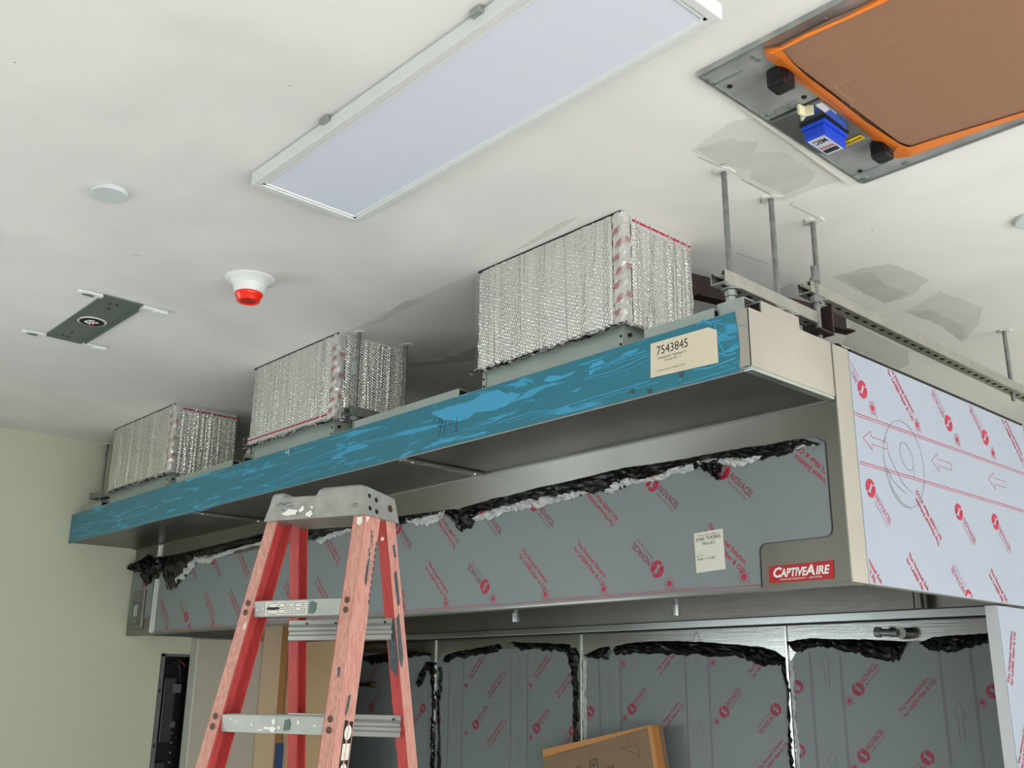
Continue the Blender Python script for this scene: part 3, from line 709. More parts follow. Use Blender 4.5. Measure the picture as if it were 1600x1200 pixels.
# ---------------------------------------------------------------- three insulated ducts
def duct(x0, x1, label, tape_text=True, side_band=False, bottom_band=False, seed=1, yb=2.225):
    y0, z0 = 1.912, .928+CZ
    rnd = random.Random(seed)
    r = thing('supply_duct', ((x0+x1)/2, 2.06, ZT), label, 'duct', None)
    # wrapped box with rounded upright corners
    ridges = {}
    def ring(z, inset=0, rad=.012):
        P = []
        for cx, cy, a0 in ((x1-rad, y0+rad, -90), (x1-rad, yb-rad, 0), (x0+rad, yb-rad, 90), (x0+rad, y0+rad, 180)):
            for k in range(4):
                a = math.radians(a0+k*30); P.append(Vector((cx+(rad-inset)*math.cos(a), cy+(rad-inset)*math.sin(a), z)))
        return P
    vs = []; fs = []; nr = 12; m = 16
    for i in range(nr+1):
        R = ring(z0+(H-.002-z0)*i/nr); 
        for j, p in enumerate(R): vs.append(p+Vector((rnd.uniform(-.002, .002), rnd.uniform(-.0015, .0015), 0)))
    for i in range(nr):
        for j in range(m): k = (j+1) % m; fs.append((i*m+j, i*m+k, (i+1)*m+k, (i+1)*m+j))
    fs.append(tuple(range(m))[::-1]); fs.append(tuple(range(nr*m, nr*m+m)))
    MB().mesh(vs, fs).build('foil_wrap', FOIL, r)
    for face in (0, 1):
        W = (x1-x0-.06) if face == 0 else (yb-y0-.05); nx = int(W/.0055); nz = 10; vs = []; fs = []; off = [0.0]*(nx+1)
        for q in range(int(nx*.32)):
            k = rnd.randrange(2, nx-1); off[k] += rnd.uniform(.0018, .0042)
        for i in range(nz+1):
            z = z0+.004+(H-.010-z0)*i/nz
            for k in range(nx+1):
                e = off[k]*(.35+.65*abs(math.sin(k*1.7+i*.55+seed)))+(.0 if k in (0, nx) else .0012)+rnd.uniform(0, .0004)
                if face == 0: vs.append(Vector((x0+.022+W*k/nx, y0-.0006-e, z)))
                else: vs.append(Vector((x1+.0014+e, y0+.036+W*k/nx-.0, z)))
        for i in range(nz):
            for k in range(nx): a = i*(nx+1)+k; fs.append((a, a+1, a+nx+2, a+nx+1))
        MB().mesh(vs, fs).build('foil_wrinkle_sheet', FOIL, r, smooth=True)
    c = MB().box((x0+.022, y0+.012, ZT), (x1-.012, yb-.012, z0+.01)).build('collar', COLLAR, r)
    s = MB(); s.box((x0+.020, y0+.008, ZT), (x0+.036, y0+.0119, z0)); s.box((x1-.028, y0+.008, ZT), (x1-.012, y0+.0119, z0)); s.box((x1-.0119, y0+.010, ZT), (x1-.009, y0+.05, z0)); s.build('corner_flange', COLLAR, r)
    s = MB()
    for z in (ZT+.022, ZT+.045):
        s.cyl((x0+.028, y0+.005, z), (x0+.028, y0+.008, z), .0035, n=8); s.cyl((x1-.020, y0+.005, z), (x1-.020, y0+.008, z), .0035, n=8)
    s.cyl((x1-.009, y0+.03, ZT+.05), (x1-.003, y0+.03, ZT+.05), .006, n=8); s.build('screw', DARK, r)
    # ragged layers of foil at the foot
    for k in range(3):
        vs = []; fs = []; n_ = 40
        for i in range(n_+1):
            x = x0-.02*(1-i/n_)*(1+k*.3)+(x1-x0+.01)*i/n_+rnd.uniform(-.002, .002); zz = z0-.004*k+rnd.uniform(-.004, .004)
            vs.append(Vector((x, y0+.004, zz+.006))); vs.append(Vector((x, y0-.006-.004*k+rnd.uniform(-.004, .004), zz-rnd.uniform(.002, .012))))
        for i in range(n_): fs.append((2*i, 2*i+1, 2*i+3, 2*i+2))
        MB().mesh(vs, fs).build('torn_foil_edge', TAPE if k != 1 else BLACK, r)
    vs = []; fs = []; n_ = 16
    for i in range(n_+1):
        y = y0-.008+.17*i/n_; vs.append(Vector((x1-.004, y, z0+.004))); vs.append(Vector((x1+.012+rnd.uniform(-.006, .008), y, z0-.006+rnd.uniform(-.006, .003))))
    for i in range(n_): fs.append((2*i, 2*i+1, 2*i+3, 2*i+2))
    MB().mesh(vs, fs).build('torn_foil_edge', TAPE, r)
    # dark gap under the ceiling and tape over the corner
    MB().box((x0+.002, y0-.002, H-.006), (x1-.004, y0+.004, H-.0005)).build('top_gap', BLACK, r)
    MB().box((x1-.003, y0+.01, H-.005), (x1+.002, yb-.01, H-.0005)).build('top_gap', PATCH, r)
    tw = .030; n_ = 26; vs = []; fs = []
    offs_ = [(-tw-rnd.uniform(0, .004), 0), (-tw*.5, 0), (-.010, 0), (-.003, .004), (0, .012), (0, tw*.6), (0, tw)]
    for i in range(n_+1):
        z = z0+.002+(H-.006-z0)*i/n_
        for j, (dx, dy) in enumerate(offs_):
            e = rnd.uniform(.001, .0045)
            vs.append(Vector((x1+dx+(e if dy > 0 else e*.3)+(rnd.uniform(-.003, .003) if j == 0 else 0), y0+dy-(e if dx < 0 else e*.3), z)))
    k_ = len(offs_)
    for i in range(n_):
        for j in range(k_-1): a = i*k_+j; fs.append((a, a+1, a+k_+1, a+k_))
    tp = MB().mesh(vs, fs).build('corner_tape', TAPE, r)
    # smudged red print on the tape
    pr = MB()
    zz = z0+.02; i = 0
    while zz < H-.04:
        xx = x1-.030 if i % 2 == 0 else x1-.022
        for q in range(3):
            wv = rnd.uniform(.6, 1)
            a = Vector((xx+.002*q, y0-.0062, zz+.006*q)); pr.stroke([a, a+Vector((.022*wv, 0, .008*wv))], .0026, fN)
        if i % 2:
            for q in range(3): a = Vector((x1+.0062, y0+.008, zz+.018+.006*q)); pr.stroke([a, a+Vector((0, .018, -.001))], .0022, sN)
        zz += .040; i += 1
    pr.build('red_print', RED, tp)
    if side_band:
        bnd = MB(); 
        bnd.box((x1+.0022, y0+.03, H-.032), (x1+.0052, yb-.012, H-.006)); bn = bnd.build('seam_tape', TAPE, r)
        pr = MB(); y = y0+.04
        while y < yb-.03:
            L_ = rnd.uniform(.012, .03); pr.stroke([Vector((x1+.0056, y, H-.020)), Vector((x1+.0056, y+L_, H-.020))], .0075, sN); y += L_+.007
        pr.build('red_print', RED, bn)
    if bottom_band:
        bn = MB().box((x0+.004, y0-.0052, z0+.004), (x1-.03, y0-.0022, z0+.03)).build('seam_tape', TAPE, r)
        pr = MB(); x = x0+.006
        while x < x1-.06:
            L_ = rnd.uniform(.02, .05); pr.stroke([Vector((x, y0-.0056, z0+.017)), Vector((x+L_, y0-.0056, z0+.018))], .0065, fN); x += L_+.006
        pr.build('red_print', RED, bn)
    return r
duct(-2.240, -1.640, 'foil-wrapped air duct at the right end of the plenum, nearest and largest of the three', side_band=True, seed=1)
duct(-3.660, -3.030, 'foil-wrapped air duct in the middle, with two hanger rods along its right side', bottom_band=True, seed=2, yb=2.215)
duct(-5.115, -4.400, 'foil-wrapped air duct at the left end of the plenum, farthest and smallest of the three', side_band=True, seed=3, yb=2.235)

# ---------------------------------------------------------------- hanger rods, struts and brackets
def rod(x, y, z0, z1, label, group=None, hole=True, r=.0075):
    t = thing('threaded_rod', (x, y, z0), label, 'rod', group)
    MB().cyl((x, y, z0), (x, y, z1), r, n=12).build('shaft', ROD, t)
    if hole:
        h = MB(); n = 14; rr = [random.uniform(.014, .030) for _ in range(n)]
        P = [Vector((x+rr[i]*1.2*math.cos(2*PI*i/n), y+rr[i]*math.sin(2*PI*i/n), z1-.0005)) for i in range(n)]
        h.prism(P, (0, 0, -.003)); h.build('plaster_collar', mat('rough_plaster', 'd8d8d4', .9), t)
    return t
def nut(t, x, y, z, m=GALV, r=.015, h=.014):
    MB().cyl((x, y, z), (x, y, z+h), r, n=6).build('nut', m, t)
def washer(t, x, y, z, m=GALV): MB().cyl((x, y, z), (x, y, z+.003), .022, n=20).build('washer', m, t)
def strut(name, P0, P1, label, slots=True, w=.041, h=.030, m=STRUT, rusty=False):
    """slotted channel, open side up, from P0 to P1 (left/right ends of the underside centre line)"""
    P0 = Vector(P0); P1 = Vector(P1); d = (P1-P0).normalized(); s = d.cross(Vector((0, 0, 1))).normalized(); u = s.cross(d)
    L = (P1-P0).length; c = (P0+P1)/2
    t = thing(name, P0, label, 'strut channel')
    b = MB(); e = .0028
    for sg in (-1, 1):
        b.obox(c+s*sg*(w/2)+u*(h/2), d, s, u, L/2, e/2, h/2); b.obox(c+s*sg*(w/2-.005)+u*h, d, s, u, L/2, .006, e/2)
        b.obox(c+s*sg*(w/2-.0105)+u*(h-.004), d, s, u, L/2, e/2, .004)
    # floor of the channel pierced by slots
    n = max(1, int(L/.048)) if slots else 0
    if slots:
        pitch = L/n
        for sg in (-1, 1): b.obox(c+s*sg*(w/2-.0065), d, s, u, L/2, .0065, e/2)
        for i in range(n+1):
            cc = P0+d*(i*pitch); hl = (pitch-.028)/2
            if i in (0, n): cc = cc+d*(hl/2 if i == 0 else -hl/2); hl /= 2
            b.obox(cc, d, s, u, hl, w/2-.013, e/2)
    else: b.obox(c, d, s, u, L/2, w/2, e/2)
    b.build('channel', m, t)
    if slots:
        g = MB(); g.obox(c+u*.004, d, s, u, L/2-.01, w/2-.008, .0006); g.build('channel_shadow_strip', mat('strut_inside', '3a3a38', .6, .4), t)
    return t
# near strut over the plenum
SA = strut('strut_channel', (-1.318, 1.885, .935+CZ), (-1.318, 2.30, .935+CZ), 'short slotted channel over the right end of the plenum, hung from the two nearest rods')
SB = strut('strut_channel', (-1.318, 2.278, 1.020+CZ), (-1.318, 3.95, 1.020+CZ), 'long slotted channel running back over the end panel of the hood')
r1 = rod(-1.318, 1.935, .86+CZ, H, 'first threaded hanger rod, standing nearest at the corner of the plenum')
r2 = rod(-1.318, 2.145, .88+CZ, H, 'second threaded hanger rod, in the middle of the short slotted channel')
r3 = rod(-1.318, 2.352, .93+CZ, H, 'third threaded hanger rod, at the front end of the long slotted channel')
r4 = rod(-1.318, 3.64, .99+CZ, H, 'hanger rod at the right edge, far along the long slotted channel')
for t, y, z in ((r1, 1.935, .920+CZ), (r2, 2.145, .920+CZ), (r3, 2.352, 1.004+CZ)):
    washer(t, -1.318, y, z+.010); nut(t, -1.318, y, z-.006); nut(t, -1.318, y, z-.022, r=.013)
    nut(t, -1.318, y, z+.020+.002)
rb = rod(-1.300, 2.305, .865+CZ, 1.10+CZ, 'short threaded stud clamped through the front tip of the long channel', hole=False, r=.009)
nut(rb, -1.300, 2.305, 1.052+CZ, ROD, .014); nut(rb, -1.300, 2.305, .992+CZ, ROD, .016, .02); nut(rb, -1.300, 2.305, .872+CZ, RUST, .014)
rc = rod(-1.318, 2.20, .875+CZ, .950+CZ, 'stub bolt under the short channel beside the second rod', hole=False)
washer(rc, -1.318, 2.20, .930+CZ); nut(rc, -1.318, 2.20, .914+CZ)
# galvanised clamp blocks on the plenum top
t = thing('clamp_bracket', (-1.33, 1.91, ZT), 'galvanised box bracket bolted under the nearest rod', 'bracket')
b = MB(); b.box((-1.345, 1.915, ZT), (-1.27, 1.918, ZT+.046)); b.box((-1.345, 1.918, ZT+.043), (-1.27, 1.962, ZT+.046)); b.box((-1.345, 1.959, ZT), (-1.27, 1.962, ZT+.043)); b.build('channel', GALV, t)
MB().box((-1.300, 1.919, ZT+.002), (-1.297, 1.958, ZT+.042)).build('channel_end', GALVD, t)
t = thing('side_bracket', (-1.26, 2.03, ZT), 'bright channel bracket lying along the end of the plenum', 'bracket')
b = MB(); b.box((-1.252, 1.955, ZT+.001), (-1.248, 2.12, ZT+.040)); b.box((-1.30, 1.955, ZT+.037), (-1.252, 2.12, ZT+.040)); b.box((-1.30, 1.955, ZT), (-1.296, 2.12, ZT+.037)); b.build('channel', STEELE, t)
MB().box((-1.2955, 1.958, ZT+.001), (-1.2525, 1.96, ZT+.0365)).build('channel_end', DARK, t)
MB().box((-1.2955, 2.118, ZT+.001), (-1.2525, 2.121, ZT+.0365)).build('channel_end', GALV, t)
# rusty steel angle behind
bm_ = thing('steel_beam', (-1.60, 2.55, 1.10+CZ), 'rusty dark steel beam behind the right duct under the ceiling', 'beam')
A_ = Vector((-1.672, 2.255, 0)); B_ = Vector((-1.52, 2.865, 0)); d = (B_-A_).normalized(); s = Vector((d.y, -d.x, 0))
b = MB(); cc = (A_+B_)/2; L_ = (B_-A_).length/2; u = Vector((0, 0, 1))
b.obox(cc+u*(1.138+CZ), d, s, u, L_, .004, .040); b.obox(cc+u*(1.176+CZ)-s*.02, d, s, u, L_, .022, .003); b.obox(cc+u*(1.100+CZ)+s*.018, d, s, u, L_, .02, .003); b.build('beam_section', RUST, bm_)
t = thing('angle_clamp', (-1.30, 2.33, .86+CZ), 'rusty angle clamp where hood and plenum meet, under the stud', 'clamp')
b = MB(); b.box((-1.36, 2.262, .900+CZ), (-1.270, 2.330, .906+CZ)); b.box((-1.36, 2.326, .9061+CZ), (-1.270, 2.332, .985+CZ)); b.build('angle', RUST, t)
MB().box((-1.325, 2.270, .852+CZ), (-1.270, 2.325, .871+CZ), .006).build('clamp_jaw', RUST, t)
# hangers beside the middle duct
mr1 = hit(563, 520, 2, H); mr2 = hit(630, 541, 2, H)
ra = rod(-2.975, 1.965, .885+CZ, H, 'hanger rod in front of the right side of the middle duct, with a small tag', hole=True, r=.008)
MB().box((-2.99, 1.948, 1.085+CZ), (-2.96, 1.955, 1.135+CZ)).build('tag', COLLAR, ra); nut(ra, -2.975, 1.965, .915+CZ, ROD, .02, .03)
rb2 = rod(-2.975, 2.18, .885+CZ, H, 'hanger rod at the far right edge of the middle duct', hole=True, r=.008)
strut('strut_channel', (-2.975, 1.93, .930+CZ), (-2.975, 2.22, .930+CZ), 'short dark slotted channel beside the middle duct', slots=False, m=ROD)
# hangers at the left wall
rl = rod(-5.330, 1.965, .86+CZ, H-.03, 'thin hanger rod by the left wall at the far end of the plenum', hole=True, r=.007)
nut(rl, -5.33, 1.965, .90+CZ, ROD)
strut('strut_channel', (-5.40, 1.95, .930+CZ), (-5.17, 2.0, .930+CZ), 'short dark channel by the left wall beside the left duct', slots=False, m=ROD)
rm = rod(-3.740, 1.965, .86+CZ, H-.02, 'hanger rod in the narrow gap between the left and the middle ducts', hole=False, r=.008); nut(rm, -3.74, 1.965, .875+CZ, ROD, .02, .04); nut(rm, -3.74, 1.965, .915+CZ, GALV, .016)
strut('strut_channel', (-3.74, 1.94, .950+CZ), (-3.74, 2.20, .950+CZ), 'dark channel in the gap between the left and the middle ducts', slots=False, m=ROD)

# ---------------------------------------------------------------- ceiling light
lt = thing('ceiling_light', (-1.56, 1.233, H), 'long white rectangular surface light panel, switched off, crossing the top of the view', 'ceiling light')
lx0, lx1, ly0, ly1, lz = -2.150, -.930, 1.068, 1.392, H-.040
b = MB(); fw = .020
b.box((lx0, ly0, lz), (lx1, ly0+fw, H-.004), .003); b.box((lx0, ly1-fw, lz), (lx1, ly1, H-.004), .003); b.box((lx0, ly0+fw-.001, lz), (lx0+fw, ly1-fw+.001, H-.004), .003); b.box((lx1-fw, ly0+fw-.001, lz), (lx1, ly1-fw+.001, H-.004), .003)
b.build('frame', FRAME, lt)
b = MB(); g = .008
b.box((lx0+fw, ly0+fw, lz+.003), (lx1-fw, ly0+fw+g, lz+.02)); b.box((lx0+fw, ly1-fw-g, lz+.003), (lx1-fw, ly1-fw, lz+.02)); b.box((lx0+fw, ly0+fw, lz+.003), (lx0+fw+g, ly1-fw, lz+.02)); b.box((lx1-fw-g, ly0+fw, lz+.003), (lx1-fw, ly1-fw, lz+.02))
b.build('inner_trim', WHITE, lt)
MB().box((lx0+fw+g, ly0+fw+g, lz+.006), (lx1-fw-g, ly1-fw-g, lz+.012)).build('diffuser', DIFF, lt)
MB().box((lx0+.02, ly0+.02, lz+.021), (lx1-.02, ly1-.02, H-.001)).build('housing', FRAME, lt)
for x in (-1.80, -1.265): MB().box((x-.016, ly0-.012, H-.016), (x+.016, ly0+.002, H-.002), .002).build('spring_clip', GALV, lt)

# ---------------------------------------------------------------- small ceiling devices
def disc(px, py, rr, label):
    c = hit(px, py, 2, H); t = thing('cover_plate', c, label, 'cover plate')
    MB().lathe(c-Vector((0, 0, .0)), [(rr*.97, 0), (rr, .003), (rr, .009), (rr*.97, .012), (rr*.9, .0125)], 40).build('disc', mat('cover_white', 'ccd3d6', .5), t)
disc(172, 299, .047, 'round white cover plate on the ceiling at the left')
disc(1612, 341, .045, 'round white cover plate cut off by the right edge of the view')
c = hit(391, 436, 2, H); al = thing('fire_alarm', c, 'white ceiling fire alarm with red lens', 'fire alarm')
MB().lathe(c, [(.078, 0), (.080, .003), (.078, .006), (.066, .010), (.056, .020), (.050, .030)], 48).build('base', WHITE, al, smooth=True)
MB().lathe(c-Vector((0, 0, .024)), [(.0535, 0), (.0525, .004), (.046, .024), (.044, .028)], 48).build('body', WHITE, al, smooth=True)
MB().lathe(c-Vector((0, 0, .050)), [(.0440, 0), (.0450, .003), (.042, .013), (.038, .015), (.037, .026), (.034, .029), (.028, .029), (.026, .024)], 48).build('lens', REDLENS, al, smooth=True)
MB().cyl(c-Vector((0, 0, .073)), c-Vector((0, 0, .077)), .0255, n=24).build('lens_insert', mat('red_lens_dark', 'b81e10', .4), al)

br = thing('downlight_bracket', hit(150, 500, 2, H), 'grey metal downlight mounting plate with two rails, let into the ceiling at the left', 'mounting bracket')
def cz(px, py, dz=0): p = hit(px, py, 2, H); return Vector((p.x, p.y, H-dz))
xa, xb = -3.822, -3.276; ya, yb_ = 1.125, 1.265
PLT = mat('bracket_grey', '6e7976', .5, .5)
b = MB(); b.prism([Vector((x, y, H-.001)) for x, y in ((xa-.01, ya+.0), (xb+.015, ya), (xb+.015, yb_), (xa-.01, yb_))], (0, 0, -.004)); b.build('plate', PLT, br)
b = MB(); b.box((xa+.03, ya+.018, H-.0075), (xb-.03, ya+.022, H-.005)); b.box((xa+.03, yb_-.022, H-.0075), (xb-.03, yb_-.018, H-.005)); b.box((xa+.03, yb_-.004, H-.014), (xb-.03, yb_+.002, H-.001)); b.build('plate_ridge', PLT, br)
for x in (xa, xb):
    for o_ in (-.007, .007): MB().box((x+o_-.003, 1.065, H-.010), (x+o_+.003, ya+.002, H-.001)).build('rail', WHITE, br); MB().box((x+o_-.003, yb_-.002, H-.010), (x+o_+.003, 1.335, H-.001)).build('rail', WHITE, br)
    MB().box((x-.013, 1.305, H-.014), (x+.013, 1.355, H-.001), .004).build('rail_end', WHITE, br)
    MB().box((x-.013, 1.045, H-.012), (x+.010, 1.075, H-.001), .004).build('rail_end', WHITE, br); MB().box((x-.006, 1.062, H-.015), (x+.004, 1.098, H-.010)).build('rail_hook', PLT, br)
hc = Vector((-3.545, 1.195, H)); 
MB().lathe(hc-Vector((0, 0, .004)), [(.050, 0), (.050, .003), (.047, .004)], 36).build('hole_rim', WHITE, br)
MB().cyl(hc-Vector((0, 0, .0082)), hc-Vector((0, 0, .0088)), .043, n=30).build('hole', DARK, br)
b = MB()
for k in range(9):
    a = random.uniform(0, 2*PI); q = hc+Vector((random.uniform(-.025, .025), random.uniform(-.025, .025), -.010)); b.cyl(q, q+Vector((.022*math.cos(a), .022*math.sin(a), -.004)), .0025, n=6)
b.build('wiring', WHITE, br)
b = MB()
for k in range(3):
    a = random.uniform(0, 2*PI); q = hc+Vector((random.uniform(-.02, .02), random.uniform(-.02, .02), -.011)); b.cyl(q, q+Vector((.02*math.cos(a), .02*math.sin(a), -.003)), .0025, n=6)
b.build('wiring', RED, br)
b = MB()
for dx in (.05, .10): 
    for x, sg in ((xa, 1), (xb, -1)): b.box((x+sg*dx-.01, ya+.03+dx*.3, H-.0058), (x+sg*dx+.01, ya+.036+dx*.3, H-.0051))
for x, sg in ((xa, 1), (xb, -1)): b.cyl((x+sg*.045, 1.195, H-.0051), (x+sg*.045, 1.195, H-.0058), .006, n=10)
b.build('punched_slot', DARK, br)

# ---------------------------------------------------------------- ceiling cassette covered with cardboard
cu = thing('ceiling_cassette', (-.75, 1.88, H), 'square air-conditioning cassette in the ceiling, its opening covered with cardboard and orange tape', 'air conditioner')
cx0, cx1, cy0, cy1 = -1.097, -.39, 1.545, 2.222
MB().box((cx0, cy0, H-.010), (cx1, cy1, H+.0)).build('metal_chassis', GALVD, cu)
b = MB(); b.box((cx0, cy0-.006, H-.014), (cx1, cy0, H)); b.box((cx0, cy1, H-.014), (cx1, cy1+.006, H)); b.build('chassis_rim', GALV, cu)
b = MB(); b.box((cx0+.001, cy0+.045, H-.0125), (cx0+.075, cy0+.0475, H-.010)); b.box((cx0+.001, cy1-.050, H-.0125), (cx0+.095, cy1-.0475, H-.010)); b.build('fold_line', GALV, cu)
MB().prism([Vector((cx0-.006, cy0+.05, H)), Vector((cx0-.016, cy0+.2, H)), Vector((cx0-.034, cy1-.01, H)), Vector((cx0-.006, cy1+.008, H))], (0, 0, -.009)).build('plaster_edge', mat('plaster_edge', 'e0dfda', .8), cu)
MB().box((cx0-.005, cy0, H-.013), (cx0+.001, cy1, H)).build('chassis_rim', GALV, cu)
b = MB(); yc = hit(1228, 170, 2, H).y
b.box((cx0+.003, yc-.002, H-.0115), (-.955, yc+.002, H-.010)); yd = hit(1348, 205, 2, H).y
b.build('plate_seam', DARK, cu)
hp = MB().box((cx0+.004, yc+.006, H-.0150), (-.965, yd, H-.0101), .003).build('hatch_plate', mat('hatch_metal', 'a8adac', .3, .9, var=.3, vscale=12), cu)
MB().box((-.985, yc+.012, H-.017), (-.970, yc+.075, H-.0151)).build('foil_strip', WHITE, cu)
b = MB()
for px, py in ((1140, 128), (1256, 145), (1343, 261)): p = hit(px, py, 2, H); b.cyl((p.x, p.y, H-.0125), (p.x, p.y, H-.010), .006, n=12)
b.build('chassis_hole', DARK, cu)
b = MB()
for px, py in ((1104, 118), (1115, 124), (1176, 82), (1184, 87), (1289, 24), (1347, 274), (1352, 272), (1412, 250), (1200, 174), (1416, 247), (1244, 200), (1296, 177), (1309, 190), (1314, 188), (1330, 200)): p = hit(px, py, 2, H); b.cyl((p.x, p.y, H-.0125), (p.x, p.y, H-.010), .0058, n=10)
b.build('screw', GALV, cu)
b = MB()
for px, py in ((1242, 157), (1222, 167)):
    p = hit(px, py, 2, H); pts = [Vector((p.x+.016*math.cos(a*PI/10), p.y+.016*math.sin(a*PI/10), H-.0104)) for a in range(21)]; b.stroke(pts, .0018, (0, 0, -1))
b.build('knockout_ring', GALV, cu)
# black hooks
for px, py, s_ in ((1219, 118, 1), (1377, 230, .9)):
    p = hit(px, py, 2, H-.02); k = MB(); k.box((p.x-.020*s_, p.y-.026, H-.055), (p.x+.024*s_, p.y+.020, H-.010), .008)
    k.build('black_latch', mat('black_plastic', '101012', .35), cu)
    MB().box((p.x+.0241*s_, p.y-.012, H-.045), (p.x+.0255*s_, p.y+.010, H-.02)).build('latch_recess', mat('latch_dark', '24242a', .4), cu)
# blue control box
p0 = hit(1251, 197, 2, H-.016); p1 = hit(1288, 178, 2, H-.016); p2 = hit(1326, 205, 2, H-.016)
bx0, bx1, by0, by1 = p0.x, p1.x, p1.y, p2.y
MB().box((bx0, by0, H-.022), (bx1, by1, H-.015)).build('black_gasket', DARK, cu)
bb_ = MB(); bb_.box((bx0+.002, by0+.002, H-.032), (bx1-.002, by1-.002, H-.0221), .002); bb_.box((bx0+.006, by0+.006, H-.060), (bx1-.006, by1-.006, H-.0321), .004)
cbx = bb_.build('blue_control_box', BLUEP, cu); cbx['label'] = 'blue control box lettered MSC'
MB().box((bx0+.011, by0+.011, H-.0612), (bx1-.011, by1-.011, H-.0601)).build('box_label', mat('label_silver', 'b9bfcc', .5), cbx)
bw, bh = bx1-bx0-.022, by1-by0-.022; bc = Vector(((bx0+bx1)/2, (by0+by1)/2, H-.0616))
tx = MB(); text(tx, 'MSC', Vector((bx1-.011-bw*.1, by0+.011+bh*.12, H-.0616)), (-1, 0, 0), (0, -1, 0), size=bh*.30, length=bw*.74, bold=.03)
vsx = tx.v; off_y = bh*.2
for v in tx.v: v.y += off_y
tx.box((bc.x-bw*.4, by1-.011-bh*.30, H-.0618), (bc.x+bw*.4, by1-.011-bh*.10, H-.0613)); tx.build('box_lettering', INK, cbx)
tx = MB()
for i in range(4): 
    x = bx0+.011+bw*(.2+.2*i); tx.stroke([Vector((x-.003, bc.y+bh*.02, H-.0616)), Vector((x+.003, bc.y+bh*.10, H-.0616))], .003, (0, 0, -1)); tx.stroke([Vector((x-.003, bc.y+bh*.10, H-.0616)), Vector((x+.002, bc.y+bh*.12, H-.0616))], .002, (0, 0, -1))
tx.build('red_marks', RED, cbx)
bl = [hit(x, y, 2, H-.0163) for x, y in ((1289, 176), (1297, 170), (1322, 192), (1323, 203))]; MB().prism(bl, (0, 0, -.001)).build('clear_blue_film', BLUEPL, cu)
ys = [hit(x, y, 2, H-.0163) for x, y in ((1296, 233), (1344, 210), (1352, 215), (1302, 237))]; YS = MB().prism(ys, (0, 0, -.001)).build('yellow_sticker', YEL, cu)
tx = MB(); a_, b2 = ys[0], ys[1]; c2 = ys[3]
for k, (f0, f1) in enumerate(((.08, .95), (.12, .97), (.30, .60))):
    q = c2.lerp(a_, .2+.28*k)-a_; 
    x_ = f0
    while x_ < f1-.04:
        L_ = random.uniform(.04, .10); tx.stroke([a_.lerp(b2, x_)+q+Vector((0, 0, -.0014)), a_.lerp(b2, min(f1, x_+L_))+q+Vector((0, 0, -.0014))], .0028, (0, 0, -1)); x_ += L_+.02
tx.build('sticker_lettering', INK, YS)
p = hit(1257, 178, 2, H-.03); kn = MB()
for a in (20, 140, 260): kn.obox(p+Vector((.009*math.cos(math.radians(a)), .009*math.sin(math.radians(a)), .006)), Vector((math.cos(math.radians(a)), math.sin(math.radians(a)), 0)), Vector((-math.sin(math.radians(a)), math.cos(math.radians(a)), 0)), Vector((0, 0, 1)), .011, .0035, .012, .002)
kn.build('wing_knob', CREAM, cu)
# cardboard and orange tape
kx0, ky0, ky1 = -.945, 1.598, 2.175
def Q(px, py, dz): return hit(px, py, 2, H-dz)
cb_ = [Q(1221, 77, .03), Q(1242, 100, .03), Q(1405, 222, .03), Q(1423, 228, .03), Q(1600, 178, .03), Vector((-.42, 2.165, H-.03)), Vector((-.42, 1.61, H-.03)), Q(1300, 38, .03)]
MB().prism(cb_, (0, 0, .012)).build('cardboard_cover', CARD, cu)
b = MB()
def tape(outer, inner, dzo=.012, dzi=.034):
    n = len(outer); vs = [Q(x, y, dzo) for x, y in outer]+[Q((a[0]+c_[0])/2+random.uniform(-1, 1), (a[1]+c_[1])/2+random.uniform(-1, 1), .030) for a, c_ in zip(outer, inner)]+[Q(x, y, dzi) for x, y in inner]
    fs = []
    for i in range(n-1): fs.append((i, i+1, n+i+1, n+i)); fs.append((n+i, n+i+1, 2*n+i+1, 2*n+i))
    b.mesh(vs, fs)
tape([(1193, 76), (1196, 89), (1215, 104), (1245, 127), (1290, 160), (1340, 200), (1380, 230), (1393, 238), (1391, 248), (1410, 247)], [(1206, 80), (1222, 78), (1240, 100), (1262, 120), (1305, 152), (1352, 190), (1400, 221), (1404, 224), (1412, 228), (1420, 238)])
tape([(1193, 76), (1215, 72), (1260, 50), (1320, 22), (1380, -8), (1420, -25)], [(1206, 84), (1226, 76), (1262, 58), (1325, 30), (1390, 0), (1430, -18)])
tape([(1391, 248), (1410, 245), (1420, 246), (1470, 228), (1540, 202), (1610, 180), (1660, 162)], [(1404, 226), (1421, 230), (1428, 228), (1475, 213), (1545, 192), (1610, 172), (1660, 156)])
b.build('orange_tape', ORANGE, cu)
b = MB()
b.stroke([Q(1218, 93, .0345), Q(1260, 130, .0345), Q(1330, 184, .0345), Q(1398, 234, .0345)], .004, (0, 0, -1)); b.build('tape_crease', mat('orange_crease', 'a85412', .5), cu)
b = MB(); b.stroke([Q(1303, 135, .0305), Q(1331, 157, .0305), Q(1330, 168, .0305)], .0022, (0, 0, -1)); b.stroke([Q(1303, 135, .0305), Q(1332, 124, .0305)], .0015, (0, 0, -1)); b.build('cardboard_slit', mat('card_scratch', 'b48c68', .8), cu)

